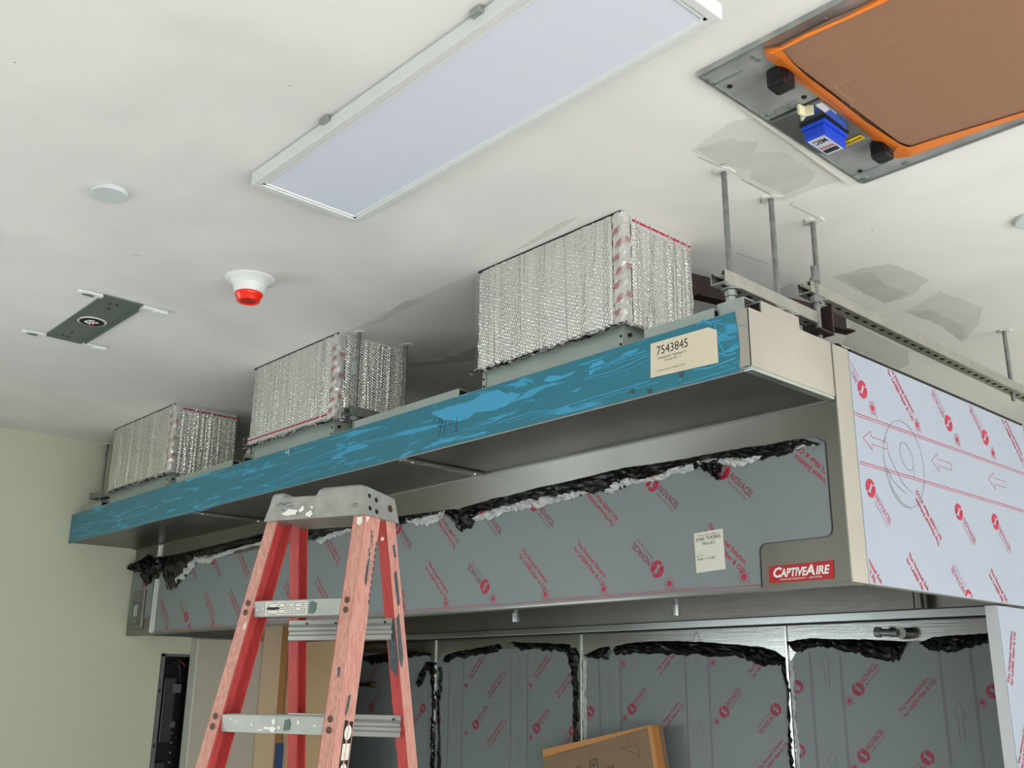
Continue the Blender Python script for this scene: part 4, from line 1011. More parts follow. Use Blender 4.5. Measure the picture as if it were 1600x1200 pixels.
# ---------------------------------------------------------------- steel wall behind the cooking line
def wallpt(x, z, off): return Vector((x, YB-off, z+CZ))
seams = [XL+.06, -4.338, -3.274, -2.196, XR-.035]
allred = []
WR = {}
for i, (a, b) in enumerate(zip(seams[:-1], seams[1:])):
    p = structure(MB().box((a+.002, YB, .12), (b-.002, YBK-.001, .37+CZ)).build('wall_panel', STEELW, inner)); del p['kind']
    top = [.178, .176, .166, .164][i]
    e0, e1 = a+.018, b-.012
    P = [(e0, -1.4), (e0, top-.06), (e0+.03, top-.02), (e0+.12, top-.005)]
    n = 14
    P += [(e0+.12+(e1-e0-.24)*k/n, top+random.uniform(-.006, .004)) for k in range(1, n)]
    P += [(e1-.12, top-.005), (e1-.04, top-.025), (e1, top-.07), (e1, -1.4)]
    pf = MB().prism([wallpt(x, z, .001) for x, z in P], (0, -.0015, 0)).build('protective_film', FILM, p)
    WR[i] = (p, e0, e1, top)
for k, x in enumerate(seams[1:-1]):
    MB().box((x-.006, YB-.006, .12), (x+.006, YB, .37+CZ), .002).build('seam_trim', BRIGHT, inner)
def inpanel(i):
    p, e0, e1, top = WR[i]
    return lambda v: e0+.002 < v.x < e1-.002 and v.z-CZ < top-.03
BO = .0032
wu = Vector((q_, 0, q_)); wdn = -wu
def panel_print(i, lines, arrows, sols, solsinv, novs, novsinv, suns):
    c = inpanel(i); r_ = MB(); g_ = MB()
    for x in lines:
        for o_ in (0, .006): g_.stroke([wallpt(x+o_, WR[i][3]-.03, BO), wallpt(x+o_, -1.3, BO)], .0014, fN)
    for x, z in arrows: arrow(g_, wallpt(x, z, BO), (0, 0, 1), fN, L=.118, w=.022)
    for x, z in sols: solution(r_, wallpt(x, z, BO), wu, fN, c)
    for x, z in solsinv: solution(r_, wallpt(x, z, BO), wdn, fN, c)
    for x, z in novs: novacel(r_, r_, wallpt(x, z, BO), wu, fN, c)
    for x, z in novsinv: novacel(r_, r_, wallpt(x, z, BO), wdn, fN, c)
    for x, z in suns: sun(r_, wallpt(x, z, BO), .019, fN, (1, 0, 0), c); g_.stroke([wallpt(x-.008, z-.010, BO), wallpt(x-.026, z-.030, BO)], .0012, fN)
    r_.build('red_print', mat('panel_red_print', '9c2d4c', .5), WR[i][0]); g_.build('line_print', mat('panel_line_print', '74506a', .5), WR[i][0])
panel_print(3, (-2.102, -1.978, -1.608, -1.501), ((-2.033, .132), (-2.036, -.209), (-1.557, -.036)), ((-1.782+.02, -.075), (-1.40, -.27)), (), ((-1.913, .002), (-1.915, -.222), (-1.438, 0)), ((-1.683, -.216), (-2.159, .009), (-2.17, -.217)), ((-1.951, -.038), (-1.478, -.036), (-1.953, -.262)))
panel_print(2, (-3.165, -3.041, -2.684, -2.568), ((-3.098, .044), (-2.619, -.127), (-3.10, -.30), (-2.62, .225)), ((-2.847+.02, .065), (-2.367, .055), (-2.83, -.17), (-2.35, -.30)), (), ((-2.976, -.088), (-2.498, -.088)), ((-3.22, -.104), (-2.26, -.075)), ((-3.018, .10), (-3.017, -.126), (-2.54, .101), (-2.535, -.127)))
panel_print(1, (-4.219, -4.107, -3.747, -3.630), ((-4.169, -.057), (-3.69, .118), (-3.691, -.225)), ((-3.911, -.044), (-3.433, -.037), (-3.905, -.270)), ((-3.93, .155), (-3.455, .155)), ((-3.999, -.183), (-3.564, -.186)), ((-4.30, -.17), (-3.33, -.19)), ((-4.08, .003), (-3.604, .006), (-4.072, -.225), (-3.603, -.227)))
panel_print(0, (-4.83, -4.70, -4.38), ((-4.765, .06), (-4.765, -.26)), ((-4.95, .02), (-4.66, -.28), (-4.99, -.30)), (), ((-4.90, -.12),), ((-4.43, -.115),), ((-4.62, -.25),))
# torn black strips
def tb(i, cols, seed, b=.02, nm='torn_film'): torn(WR[i][0], cols, FB, fN, BLACK, nm, bulge=b, seed=seed, jagb=3)
tb(3, [(1232, 1003, 1005), (1245, 1000, 1021), (1267, 997, 1013), (1288, 998, 1011), (1314, 999, 1016), (1345, 999, 1020), (1353, 999, 1028), (1394, 1001, 1034), (1407, 1002, 1031), (1419, 1003, 1005)], 31)
tb(3, [(1441, 1003, 1008), (1456, 996, 1015), (1484, 993, 1020), (1510, 992, 1014), (1536, 990, 1006), (1560, 988, 1006)], 32)
tb(2, [(964, 1009, 1024), (985, 1005, 1022), (1022, 1002, 1022), (1060, 1002, 1022), (1098, 1003, 1025), (1148, 1007, 1023), (1175, 1010, 1034), (1193, 1012, 1040), (1212, 1018, 1040), (1226, 1028, 1038)], 33)
tb(2, [(916, 1023, 1026), (928, 1017, 1028), (939, 1012, 1030), (952, 1010, 1028)], 34)
tb(1, [(802, 1003, 1006), (816, 1004, 1016), (838, 1005, 1013), (854, 1005, 1018), (875, 1006, 1016), (890, 1007, 1022)], 35)
tb(1, [(697, 1024, 1036), (715, 1018, 1028), (740, 1014, 1026), (765, 1009, 1020), (780, 1006, 1019)], 36)
tb(0, [(568, 1026, 1032), (584, 1023, 1037), (600, 1021, 1035), (617, 1020, 1034), (643, 1018, 1026), (671, 1020, 1024)], 37)
tb(0, [(654, 1062, 1074), (660, 1046, 1070), (668, 1034, 1050), (676, 1034, 1044)], 38, nm='torn_flap')
def vtorn(i, xs, seed, m=BLACK, b=.012):
    """upright ragged strip: rows of (y, x0, x1)"""
    rnd = random.Random(seed); vs = []; fs = []; R_ = []
    for a, b_ in zip(xs[:-1], xs[1:]):
        for k in range(6): t = k/6; R_.append([a[j]*(1-t)+b_[j]*t for j in range(3)])
    R_.append(list(xs[-1]))
    for y, x0, x1 in R_:
        for j in range(4):
            t = j/3; vs.append(FB(x0+(x1-x0)*t+rnd.uniform(-1.6, 1.6), y)+fN*(.003+b*rnd.random()*math.sin(PI*(.15+.7*t))))
    for i_ in range(len(R_)-1):
        for j in range(3): a = i_*4+j; fs.append((a, a+1, a+5, a+4))
    MB().mesh(vs, fs).build('torn_film' if m is BLACK else 'peeled_edge', m, WR[i][0])
vtorn(1, [(1012, 880, 900), (1024, 888, 905), (1060, 895, 904), (1100, 897, 905), (1155, 898, 907), (1210, 899, 907)], 41)
vtorn(0, [(1035, 668, 682), (1060, 674, 681), (1095, 676, 681), (1130, 675, 680), (1165, 674, 680), (1210, 674, 681)], 42)
vtorn(1, [(1042, 688, 692), (1075, 686, 691), (1100, 683, 688), (1140, 686, 689), (1210, 684, 690)], 43)
vtorn(2, [(1028, 1206, 1222), (1040, 1222, 1230), (1080, 1232, 1235), (1140, 1233, 1237), (1160, 1232, 1240), (1190, 1234, 1242), (1215, 1238, 1245)], 44)
vtorn(3, [(1032, 1232, 1240), (1060, 1236, 1242), (1090, 1238, 1243), (1130, 1240, 1245), (1165, 1244, 1250), (1210, 1246, 1252)], 45, WCR, .006)
vtorn(2, [(1030, 912, 917), (1070, 913, 917), (1110, 914, 917), (1150, 914, 919), (1210, 914, 918)], 46, WCR, .006)
# pipe fitting and stub on the wall
p = hit(1418, 990, 1, YB); f = thing('pipe_fitting', p, 'capped steel pipe fitting sticking out of the steel wall under the hood', 'pipe fitting')
MB().cyl((p.x, YB, p.z), (p.x, YB-.05, p.z), .020, n=18).build('elbow', STEELD, f); MB().cyl((p.x-.01, YB-.05, p.z), (p.x-.075, YB-.05, p.z+.004), .013, n=16).build('pipe', ROD, f)
MB().cyl((p.x-.070, YB-.05, p.z+.004), (p.x-.092, YB-.05, p.z+.006), .017, n=8).build('cap', GALV, f)
p = hit(588, 1070, 1, YB); p2 = hit(560, 1070, 1, YB); f = thing('pipe_stub', p, 'thin brass pipe stub on the steel wall seen between the ladder rails', 'pipe')
MB().cyl((p2.x, YB-.02, p2.z), (p.x, YB-.02, p.z), .010, n=12).build('pipe', RUST, f); MB().cyl((p.x, YB, p.z), (p.x, YB-.035, p.z), .017, n=14).build('flange', mat('brass_dull', '6f6546', .5, .5), f)
MB().cyl((p2.x, YB, p.z), (p2.x, YB-.035, p.z), .014, n=14).build('flange', RUST, f)

# ---------------------------------------------------------------- film-covered end wall on the right, white partition on the left
yw = 3.062
ew = structure(MB().box((XR-.034, yw, 0), (XR-.001, YBK+.14, ZL-.008)).build('wall_end', mat('end_wall_steel', 'c2c6cc', .4, .3), None))
MB().box((XR-.001, yw+.002, .05), (XR+.0015, YBK+.13, ZL-.009)).build('protective_film', FILM_LIT, ew)
r_ = MB(); we = Vector((0, q_, q_)); offw = .003
def ewp(px, py): p = hit(px, py, 0, XR); return Vector((XR+offw, p.y, p.z))
solution(r_, ewp(1576, 1068), Vector((0, .42, .907)), sN, lambda v: v.y > yw+.004); solution(r_, ewp(1592, 1196), Vector((0, .6, .8)), sN, lambda v: v.y > yw+.004)
r_.build('red_print', RED, ew)
pr_ = structure(MB().box((-5.470, 2.628, 0), (-5.400, YBK, ZL-.01)).build('wall_partition', GREIGE))
MB().box((-5.4715, 2.618, 0), (-5.398, 2.628, ZL-.01)).build('white_edge_board', mat('white_board', 'cfd2c9', .7), pr_)
# boards leaning in the corner
bd1 = thing('tan_board', (-5.37, 3.1, 0), 'narrow tan board standing against the grey partition behind the ladder', 'board')
MB().prism([Vector((-5.398, y, z)) for y, z in ((3.00, 0), (3.17, 0), (3.155, 1.99), (3.02, 1.99))], (.02, 0, 0)).build('panel', mat('tan_grey_board', 'd0bd9f', .8), bd1)
MB().box((-5.378, 3.135, 0), (-5.372, 3.175, 1.99)).build('edge_strip', TANE, bd1)
bd2 = thing('cardboard_sheet', (-5.2, 3.35, 0), 'wide tan cardboard sheet leaning in the corner behind the ladder', 'cardboard')
bx_ = hit(552, 1010, 1, 3.19).x
MB().box((-5.398, 3.185, 0), (bx_, 3.194, 1.885)).build('sheet', TAN, bd2)
bs = thing('blue_sheet', (-5.33, 3.15, 0), 'strip of something blue low down between the boards', 'sheet')
p = hit(443, 1162, 0, -5.33); MB().box((-5.371, 3.140, 0), (-5.355, 3.180, p.z)).build('strip', BLUES, bs)

# ---------------------------------------------------------------- electrical cabinet in the left wall
ec = thing('electrical_cabinet', (XL-.06, 2.55, ez0), 'open grey electrical cabinet recessed in the left wall, full of dark wiring', 'electrical cabinet')
e = .004; xi = XL-.13
b = MB(); b.box((xi-.004, ey0+.001, ez0+.001), (xi, ey1-.001, ez1-.001)); b.box((xi, ey0+.001, ez0+.001), (XL-.002, ey0+e, ez1-.001)); b.box((xi, ey1-e, ez0+.001), (XL-.002, ey1-.001, ez1-.001)); b.box((xi, ey0+e, ez1-e), (XL-.002, ey1-e, ez1-.001)); b.box((xi, ey0+e, ez0+.001), (XL-.002, ey1-e, ez0+e))
b.build('box', DARK, ec)
b = MB(); b.box((XL-.02, ey0+.002, ez0+.002), (XL+.003, ey0+.024, ez1)); b.box((XL-.02, ey0+.002, ez1-.014), (XL+.003, ey1, ez1)); b.build('rim', PANELG, ec)
b = MB()
for z in (1.60, 1.32, 1.05): b.box((XL+.0031, ey0+.006, z), (XL+.0045, ey0+.016, z+.02))
b.build('rim_slot', DARK, ec)
b = MB(); b.box((XL-.10, ey0+.055, 1.34), (XL-.045, ey0+.125, 1.68), .006); b.box((XL-.10, ey0+.04, 1.00), (XL-.04, ey0+.10, 1.24), .004); b.build('breaker_block', mat('breaker_dark', '2a2e2e', .45), ec)
b = MB(); b.box((XL-.045, ey0+.10, 1.60), (XL-.035, ey0+.15, 1.645)); b.box((XL-.045, ey0+.105, 1.42), (XL-.035, ey0+.135, 1.45)); b.build('terminal', mat('terminal_grey', '565a58', .5), ec)
b = MB()
for k in range(4): b.tube([Vector((XL-.05-.01*k, ey0+.05+.02*k, 1.70)), Vector((XL-.045, ey0+.06+.02*k, 1.74+.005*k)), Vector((XL-.05, ey0+.10+.012*k, 1.765)), Vector((XL-.06, ey0+.15, 1.72-.02*k))], .004, 8)
b.build('cable', INK, ec)
MB().tube([Vector((XL-.05, ey0+.12, 1.775)), Vector((XL-.05, ey0+.15, 1.76)), Vector((XL-.05, ey0+.17, 1.74))], .004).build('red_cable', mat('red_wire', '7a1a1c', .5), ec)
b = MB()
for k in range(5): b.stroke([Vector((XL-.0395, ey0+.05, 1.20-.03*k)), Vector((XL-.0395, ey0+.08, 1.205-.03*k))], .006, sN)
b.stroke([Vector((XL-.0394, ey0+.065, 1.07)), Vector((XL-.0394, ey0+.065, 1.21))], .005, sN); b.build('yellow_marking', mat('yellow_dull', '8a7a20', .6), ec)
b = MB()
for k in range(9): b.cyl((XL-.04, ey0+.125, 1.02+.05*k-.03), (XL-.036, ey0+.125, 1.02+.05*k-.03), .004, n=8)
b.build('screw', GALV, ec)

# ---------------------------------------------------------------- taped cardboard panel at the bottom
cO = Vector((0, 3.34, 0)); cN = Vector((0, -1, .03)).normalized()
def CP(px, py): return hitp(px, py, cO+Vector((0, 0, CZ-.25)), cN)
tl, tr = CP(848, 1172), CP(1018, 1133)
dr = (tr-tl).normalized(); dd = cN.cross(dr); dd = -dd if dd.z > 0 else dd
Lb = 1.5
cbt = thing('cardboard_box', Vector((tl.x, 3.40, .0)), 'tilted flat cardboard box edged with orange tape, propped against the steel wall at the bottom', 'cardboard box')
bl_, brr = tl+dd*((tl.z)/(-dd.z)-.0), tr+dd*((tl.z)/(-dd.z))
MB().prism([tl, tr, brr, bl_], -cN*.07).build('carton', CARDB, cbt)
b = MB(); o_ = cN*.0012
b.flat([tl+o_-dd*.001, tl.lerp(tr, .5)+o_, tr+o_, tr+dd*.004+o_, tl.lerp(tr, .5)+dd*.018+o_, tl+dd*.030+o_]); b.obox(tl.lerp(tr, .5)-dd*.0012-cN*.02, dr, dd, cN, (tr-tl).length/2, .001, .02)
e_ = dr*.001
b.flat([tr-dr*.022+o_, tr+o_+e_, brr+o_+e_, brr-dr*.022+o_]); b.obox(tr.lerp(brr, .5)+dr*.0012-cN*.02, dd, dr, cN, (brr-tr).length/2, .001, .02)
b.build('orange_tape', ORANGEB, cbt)
b = MB()
def cpen(pts, wd=.0022): b.stroke([CP(x, y)+cN*.0025 for x, y in pts], wd, cN)
cpen([(973, 1168), (996, 1165), (1001, 1183), (973, 1168)], .0014); cpen([(980, 1164), (983, 1158), (986, 1162)], .0014); cpen([(1000, 1170), (1002, 1168)], .0014)
cpen([(922, 1189), (932, 1185), (935, 1200)], .003); cpen([(922, 1189), (924, 1204)], .003); cpen([(928, 1190), (926, 1196), (931, 1194), (928, 1199)], .0025)
cpen([(900, 1200), (903, 1197), (907, 1200), (909, 1196)]); cpen([(949, 1201), (952, 1197), (956, 1200), (959, 1195), (960, 1202)])
cpen([(872, 1178), (900, 1170), (919, 1166)], .0012)
b.build('pen_sketch', mat('marker_brown', '3c3028', .6), cbt)

# ---------------------------------------------------------------- stepladder
U = Vector((.927, .375, 0)).normalized(); V = Vector((-U.y, U.x, 0)); Z = Vector((0, 0, 1))
LA = hit(412, 815, 2, .40+CZ)                       # front left foot of the cap
def lp_(u, v, z): return LA+U*u+V*v+Z*z             # z measured from the cap's lower edge
ld = thing('stepladder', Vector((LA.x, LA.y, 0))+U*.16+V*.08, 'red fibreglass stepladder with worn grey cast cap and paint-spattered aluminium steps', 'stepladder')
# cap: side profile along u, drawn with raised shoulders, tapering upwards
prof = [(0, 0), (.011, .040), (.017, .062), (.024, .070), (.050, .071), (.055, .060), (.155, .058), (.165, .072), (.180, .076), (.288, .076), (.298, .072), (.310, .0)]
def capring(v, inset):
    return [lp_(u+(inset if u < .15 else -inset)*(z > .03), v, z) for u, z in prof]
vs = []; rings = [(0, 0), (.006, -.004), (.030, -.004), (.125, -.004), (.151, -.004), (.157, 0)]
n_ = len(prof)
for v, i_ in rings:
    zsc = {0: .96, .006: 1.0, .030: 1.0, .125: .90, .151: .88, .157: .84}[v]
    for u, z in prof: vs.append(lp_(u, v+(.010 if v < .003 and z > .03 else 0)*(z/.07)-(.006*(z/.07) if v > .15 else 0), z*zsc))
fs = []
for r in range(len(rings)-1):
    for i in range(n_): j = (i+1) % n_; fs.append((r*n_+i, r*n_+j, (r+1)*n_+j, (r+1)*n_+i))
fs.append(tuple(range(n_))[::-1]); fs.append(tuple(range((len(rings)-1)*n_, len(rings)*n_)))
cap = MB().mesh(vs, fs)
capo = cap.build('top_cap', ALUC, ld)
bv = capo.modifiers.new('bevel', 'BEVEL'); bv.width = .004; bv.segments = 2; bv.limit_method = 'ANGLE'; bv.angle_limit = .5
b = MB()
eN = (U+Z*.16).normalized()
def capend(v, z): return lp_(.310-.012*(z/.072), v, z)
for v, z, r in ((.025, .050, .006), (.055, .044, .0065), (.022, .018, .006), (.052, .014, .0065)): p = capend(v, z); b.cyl(p-eN*.004, p+eN*.0012, r, n=14)
b.build('cap_hole', DARK, ld)
b = MB(); p = capend(.118, .032); b.cyl(p-eN*.004, p+eN*.002, .0095, n=18); b.build('rivet', RIVET, ld)
FR, RR_ = .24, .17
def fr(u0, z, dv=0, spl=0): return lp_(u0+spl*z, .012+FR*z+dv, z)     # z negative downwards
ZF = -(LA.z-.012)
def rail(name, side, rear=False):
    """C-section rail: web on the outside, flanges turned inwards"""
    sp = -.062 if not rear else -.055
    m = LPINK
    w_in = .034 if not rear else .028; dep = .068 if not rear else .045; e = .004
    u0 = .004 if side < 0 else .302; sg = 1 if side < 0 else -1     # sg: inward direction
    ln = FR if not rear else -RR_; vb = .010 if not rear else .104
    def P(u, v, z): return lp_(u0+sg*u+(-sg)*sp*z*-1*-1*0 + (sg*(-sp))*z*(1), vb+v+ln*z, z)
    pts = [(0, 0), (w_in, 0), (w_in, e), (e, e), (e, dep-e), (w_in*.9, dep-e), (w_in*.9, dep), (0, dep)]
    n = len(pts); zs = [.02, -.3, -.8, -1.3, ZF]
    mb = MB(); vs = []; fs = []
    for z in zs: vs += [P(u, v, z) for u, v in pts]
    for k in range(len(zs)-1):
        for i in range(n): j = (i+1) % n; fs.append((k*n+i, (k+1)*n+i, (k+1)*n+j, k*n+j))
    fs.append(tuple(range(n))); fs.append(tuple(range((len(zs)-1)*n, len(zs)*n))[::-1])
    if sg < 0: fs = [f[::-1] for f in fs]
    mb.mesh(vs, fs); o = mb.build(name, LRED, ld)
    # faded skins on the weathered front flange and outer web
    f = MB(); vs = []
    for z in zs[:]: vs += [P(-.0006, -.0006, z), P(w_in*.95, -.0006, z)]
    f.mesh(vs, [(2*i, 2*i+1, 2*i+3, 2*i+2) for i in range(len(zs)-1)])
    if not rear or side > 0:
        vs = []
        for z in zs: vs += [P(-.0008, .0, z), P(-.0008, dep, z)]
        if side > 0: f.mesh(vs, [(2*i, 2*i+1, 2*i+3, 2*i+2) for i in range(len(zs)-1)])
    if not (rear): f.build('faded_surface', LPINK, o)
    elif side > 0:
        f = MB(); vs = []
        for z in zs: vs += [P(-.0008, .0, z), P(-.0008, dep, z)]
        f.mesh(vs, [(2*i, 2*i+1, 2*i+3, 2*i+2) for i in range(len(zs)-1)]); f.build('faded_surface', LPINK, o)
    rg = MB()
    if not rear:
        for vv in (.022, .046):
            a = P(e if side < 0 else -.001, vv, zs[0]); c_ = P(e if side < 0 else -.001, vv, zs[-1]); 
            rg.cyl(a, c_, .0022, n=6)
        rg.build('web_ridge', LRED if side < 0 else LPINK, o)
    ft = MB(); c_ = P(w_in/2, dep/2, ZF+.02); ft.obox(c_, U, V, Z, w_in*.75, dep*.6, .022, .006); ft.build('rubber_foot', DARK, o)
    return P, o
PFL, oFL = rail('front_rail', -1); PFR, oFR = rail('front_rail', 1); PRL, oRL = rail('rear_rail', -1, True); PRR, oRR = rail('rear_rail', 1, True)
def rowz(px, py, vb, ln):
    # height on the rail plane seen at a pixel
    O = lp_(0, vb, 0); dn = V*ln+Z; n = U.cross(dn); p = hitp(px, py, O, n); return p.z-LA.z
zs1 = rowz(465, 938, .010, FR); zs2 = rowz(430, 1119, .010, FR); pitch = zs1-zs2
hgt1 = zs1-rowz(465, 962, .010, FR)
k = 0; z = zs1
while z > ZF+.1:
    a = PFL(.004, -.001, z); b2 = PFR(.004, -.001, z); L_ = (b2-a).length; mid = (a+b2)/2
    hh = .036
    s = MB(); s.obox(mid-Z*(hh/2)+V*.002, U, V, Z, L_/2-.002-.028, .0018, hh/2); s.obox(mid-Z*.001+V*.036, U, V, Z, L_/2-.002, .034, .0018); s.obox(mid-Z*(hh/2)+V*.069, U, V, Z, L_/2-.002, .0018, hh/2); s.obox(mid-Z*hh+V*.008, U, V, Z, L_/2-.03, .006, .0012)
    for q in range(5): s.obox(mid+Z*.0015+V*(.012+.012*q), U, V, Z, L_/2-.004, .002, .001)
    st_ = s.build('step', ALU, ld)
    rv = MB()
    for PP in (PFL, PFR):
        for dz in (.003, -.020): c_ = PP(.016, 0, z+dz-.006); rv.cyl(c_-V*.003, c_+(-V)*.004, .0075, .006, n=14)
    rv.build('rivet', RIVET, st_)
    if k == 0:
        fc = mid-Z*(hh/2)+V*(-.0004)
        lab = MB(); lab.obox(fc+U*(-.030)-V*.0002, U, V, Z, .062, .0003, .0155); LBL = lab.build('maker_label', PAPERW, st_)
        t2 = MB(); c0 = fc+U*(-.069)-V*.0008
        ov = lambda cz_, r: [c0+U*(.018*math.cos(i*PI/10))*r+Z*(cz_+.0052*math.sin(i*PI/10)*r) for i in range(21)]
        t2.stroke(ov(.0075, 1), .0012, -V); t2.stroke(ov(-.0085, 1), .0012, -V); t2.obox(c0, U, V, Z, .019, .0002, .0028)
        for r_i in range(6):
            x_ = -.048
            while x_ < .028:
                L2 = random.uniform(.003, .012); zz = .012-.0048*r_i
                if random.random() < .85: t2.stroke([fc+U*x_+Z*zz-V*.0007, fc+U*min(.029, x_+L2)+Z*zz-V*.0007], .0016, -V)
                x_ += L2+.0025
        t2.build('label_print', INK, LBL)
        g = MB(); P_ = [fc+U*x+Z*z_-V*.0007 for x, z_ in ((.036, -.013), (.038, .012), (.046, .016), (.058, .010), (.056, -.008), (.050, -.015))]; g.flat(P_); g.build('green_sticker', mat('green_sticker', '4d6662', .5), st_)
        g = MB()
        for x, z_ in ((-.10, .0), (-.118, -.002), (-.128, .006)): c_ = fc+U*x+Z*z_-V*.0008; g.mesh([c_+(U*math.cos(i)+Z*math.sin(i))*.0022 for i in range(6)], [tuple(range(6))])
        g.build('paint_drop', SPLAT, st_)
    if k == 1:
        fc = mid-Z*(hh/2)+V*(-.0008); g = MB()
        def sp(x, z_, rx, rz, n=12): c_ = fc+U*x+Z*z_; g.flat([c_+U*(rx*math.cos(2*PI*i/n)*random.uniform(.6, 1.2))+Z*(rz*math.sin(2*PI*i/n)*random.uniform(.6, 1.2)) for i in range(n)])
        sp(.006, .006, .006, .008); sp(.004, -.010, .010, .007); sp(-.012, -.008, .010, .003); sp(-.03, -.013, .008, .002); sp(.022, -.006, .004, .004); sp(-.055, -.002, .003, .003); sp(-.10, .004, .003, .002); sp(-.118, .010, .004, .002); sp(.075, .006, .004, .006); sp(.12, .0, .004, .002)
        g.build('paint_drop', SPLAT, st_)
        g = MB(); g.flat([fc+U*x+Z*z_ for x, z_ in ((.035, -.013), (.037, .010), (.050, .013), (.054, .002), (.052, -.011))]); g.build('green_sticker', mat('green_sticker', '4d6662', .5), st_)
    z -= pitch; k += 1
# rear braces
zb1 = rowz(540, 985, .12, -RR_); k = 0; z = zb1
zb2 = rowz(590, 1134, .12, -RR_)
zz_list = [zb1, zb2]
while zz_list[-1] > ZF+.35: zz_list.append(zz_list[-1]-(zb1-zb2))
for z in zz_list:
    a = PRL(.006, -.004, z); b2 = PRR(.006, -.004, z); L_ = (b2-a).length; mid = (a+b2)/2; s = MB()
    vs = []; pr_f = [(-.026, 0), (-.024, -.004), (-.014, -.005), (-.010, -.001), (-.003, -.001), (.001, -.006), (.008, -.006), (.012, -.001), (.016, -.004), (.026, -.004), (.027, 0)]
    for sg in (-1, 1): vs += [mid+U*sg*(L_/2)+Z*zz+V*vv for zz, vv in pr_f]
    n = len(pr_f); s.mesh(vs, [(i, n+i, n+i+1, i+1) for i in range(n-1)]); br_ = s.build('rear_brace', ALU, ld)
    h = MB()
    for x in (-.10, -.01, L_/2-.02): c_ = mid+U*x+Z*.017-V*.0052; h.cyl(c_, c_-V*.0008, .003, n=10)
    h.build('brace_hole', DARK, br_)
# scuffs and paint on cap and rails
g = MB()
def capf(px, py): return hitp(px, py, lp_(0, -.0005, 0)+V*.000, (V*-1+Z*.12).normalized())-V*.001
def cspl(L, amp=.8): g.flat([capf(x, y) for x, y in jag(L, amp, 3)])
cspl([(440, 803), (452, 796), (466, 797), (462, 804), (448, 806)]); cspl([(478, 802), (486, 797), (489, 803), (484, 808), (477, 806)]); cspl([(466, 798), (474, 790), (476, 796), (470, 801)], .5); cspl([(484, 790), (490, 792), (488, 796)], .3)
g.build('paint_drop', SPLAT, ld)
g = MB()
for L in ([(434, 790), (438, 786), (446, 789)], [(444, 788), (455, 785)], [(448, 792), (458, 790)], [(440, 796), (446, 798)], [(551, 788), (558, 786), (557, 792), (551, 791)]): g.stroke([capf(x, y) for x, y in L], .0016, -V)
g.build('scratch', SCUFF, ld)
def railflat(PP, mb, L, web=False):
    mb.flat([PP(-.0016, v, z) if web else PP(v, -.0016, z) for v, z in L])
g = MB()
railflat(PFR, g, [(.045, -.05), (.062, -.06), (.060, -.09), (.044, -.10), (.040, -.075)], True) if False else None
for (v0, z0, v1, z1) in ((.036, -.11, .052, -.165),): railflat(PFR, g, [(v0, z0), (v1, z0+.004), (v1-.002, z1), (v0+.004, z1-.006), (v0-.003, z1+.01)], True)
for k in range(9):
    z0 = -.035-.011*k; v0 = .034+.003*(k % 4); railflat(PFR, g, [(v0, z0), (v0+.006+.004*(k % 2), z0+.002), (v0+.004, z0-.010), (v0-.002, z0-.008)], True)
for k in range(10):
    z0 = -.06-.016*k; railflat(PFR, g, [(.060, z0), (.067, z0+.002), (.067, z0-.012), (.062, z0-.010)], True)
railflat(PFR, g, [(.030, -.425), (.040, -.42), (.038, -.45), (.030, -.47), (.026, -.46)], True); railflat(PFR, g, [(.010, -.36), (.016, -.362), (.014, -.385), (.008, -.38)])
g.build('scuff', SCUFF, oFR)
g = MB()
railflat(PRR, g, [(.006, -.24), (.022, -.225), (.024, -.33), (.012, -.36), (.002, -.34)], True); railflat(PRR, g, [(.015, -.13), (.03, -.12), (.032, -.20), (.018, -.21)], True); railflat(PRR, g, [(.0, -.24), (.024, -.25), (.024, -.36), (.008, -.38), (.0, -.34)]); railflat(PRR, g, [(.02, -.06), (.032, -.055), (.034, -.085), (.024, -.09)], True)
g.build('scuff', SCUFF, oRR)
g = MB(); c_ = PRR(.013, -.002, -.045); g.mesh([c_+(U*math.cos(i*PI/5)+Z*math.sin(i*PI/5))*.0055 for i in range(10)], [tuple(range(10))]); g.build('paint_drop', SPLAT, oRR)
g = MB(); railflat(PFR, g, [(.006, -.004), (.022, -.004), (.02, -.02), (.012, -.026), (.004, -.018)]); railflat(PFR, g, [(.004, -.004), (.018, -.002), (.010, -.018)], True); g.build('paint_drop', SPLAT, oFR)
g = MB(); railflat(PFL, g, [(.022, -.26), (.027, -.255), (.028, -.27), (.023, -.275)]); g.build('paint_drop', SPLAT, oFL)
g = MB()
for z0 in (-.02, -.045, -.10, -.115): railflat(PFL, g, [(.010, z0), (.018, z0+.003), (.019, z0-.014), (.012, z0-.016)])
# warning label down the front right rail
wl_ = MB(); railflat(PFR, wl_, [(.030, -.475), (.064, -.48), (.064, -.72), (.030, -.72)], True); WLb = wl_.build('warning_label', INK, oFR)
wl2 = MB()
for k in range(6):
    z0 = -.485-.040*k
    if k % 2 == 0: railflat(PFR, wl2, [(.047+.014*math.cos(i*PI/8), z0-.017+.016*math.sin(i*PI/8)) for i in range(16)], True)
    else: railflat(PFR, wl2, [(.033, z0), (.061, z0), (.061, z0-.034), (.033, z0-.034)], True)
for v in wl2.v: v += U*.0006
wl2.build('label_panel', PAPERW, WLb)

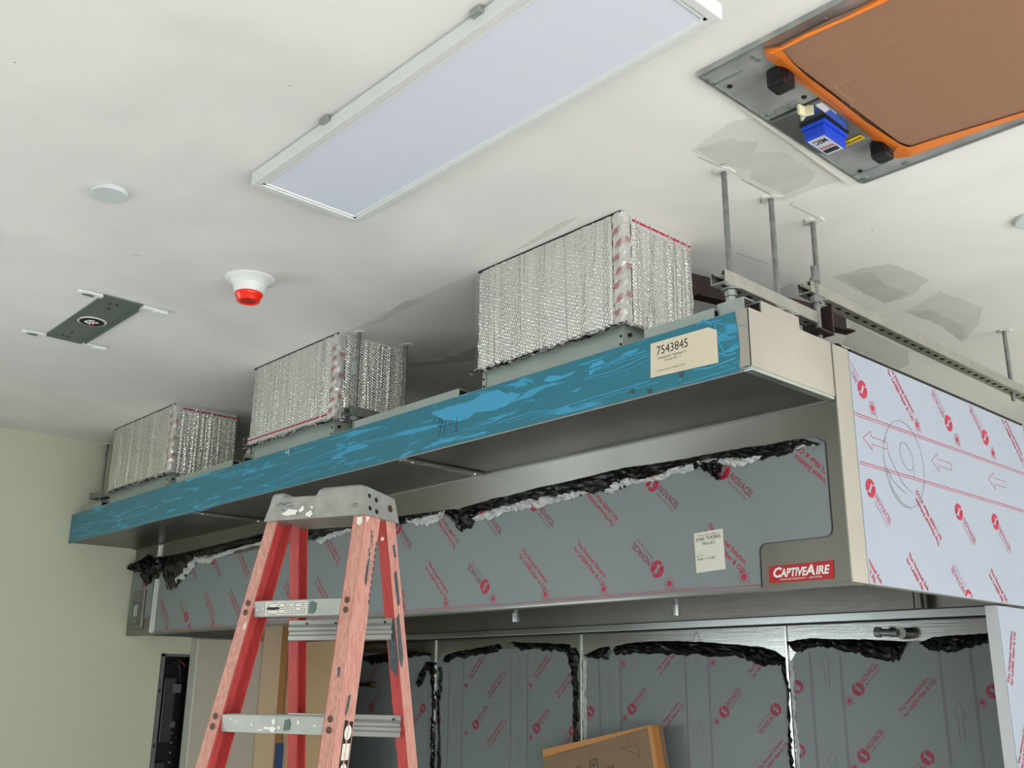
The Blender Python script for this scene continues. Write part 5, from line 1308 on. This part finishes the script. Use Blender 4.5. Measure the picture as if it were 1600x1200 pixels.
# ---------------------------------------------------------------- loose small pieces: prints stay joined, the rest become parts of their own
PRINT = ('print', 'lettering', 'mark', 'scribble', 'sketch', 'bubble', 'drop', 'scuff', 'scratch', 'wiring', 'edge', 'line', 'ring', 'film', 'flap', 'crease', 'slit', 'panel_', 'pencil', 'label')
SPLIT = ('screw', 'rivet', 'cap_hole', 'brace_hole', 'chassis_rim', 'fold_line', 'chassis_hole', 'nut', 'corner_flange', 'punched_slot', 'rim_slot', 'breaker_block', 'terminal', 'cable', 'knockout_ring', 'web_ridge', 'plate_ridge', 'black_latch', 'label_panel', 'inner_trim', 'frame', 'window_')
def islands(me):
    par = list(range(len(me.vertices)))
    def f(a):
        while par[a] != a: par[a] = par[par[a]]; a = par[a]
        return a
    for e in me.edges: a, b = f(e.vertices[0]), f(e.vertices[1]); par[a] = b
    g = {}
    for i in range(len(par)): g.setdefault(f(i), []).append(i)
    return list(g.values())
for o in list(C.objects):
    if o.type != 'MESH' or o.get('kind') == 'structure': continue
    nm = o.name.split('.')[0]
    if nm in ('screw', 'rivet', 'cap_hole', 'brace_hole', 'chassis_rim', 'fold_line', 'chassis_hole', 'corner_flange', 'punched_slot', 'rim_slot', 'breaker_block', 'terminal', 'web_ridge', 'plate_ridge', 'label_panel', 'cable', 'edge_tape'):
        gs = islands(o.data)
        if len(gs) > 1 and nm not in ('cable',):
            me = o.data
            for gi, g in enumerate(gs):
                ix = {v: k for k, v in enumerate(g)}
                fs = [[ix[v] for v in p.vertices] for p in me.polygons if p.vertices[0] in ix]
                m2 = bpy.data.meshes.new(nm); m2.from_pydata([me.vertices[v].co[:] for v in g], [], fs); m2.materials.append(me.materials[0])
                if gi == 0: o.data = m2
                else:
                    c = bpy.data.objects.new(nm, m2); c.parent = o.parent; c.location = o.location; C.objects.link(c)
        elif nm == 'cable': o['kind'] = 'stuff'
    elif any(k in nm for k in ('print', 'lettering', 'mark', 'scribble', 'sketch', 'bubble', 'paint_drop', 'scuff', 'scratch', 'wiring', 'ring')) and o.parent and len(o.data.polygons) > 1:
        if len(islands(o.data)) > 1: o['kind'] = 'stuff'
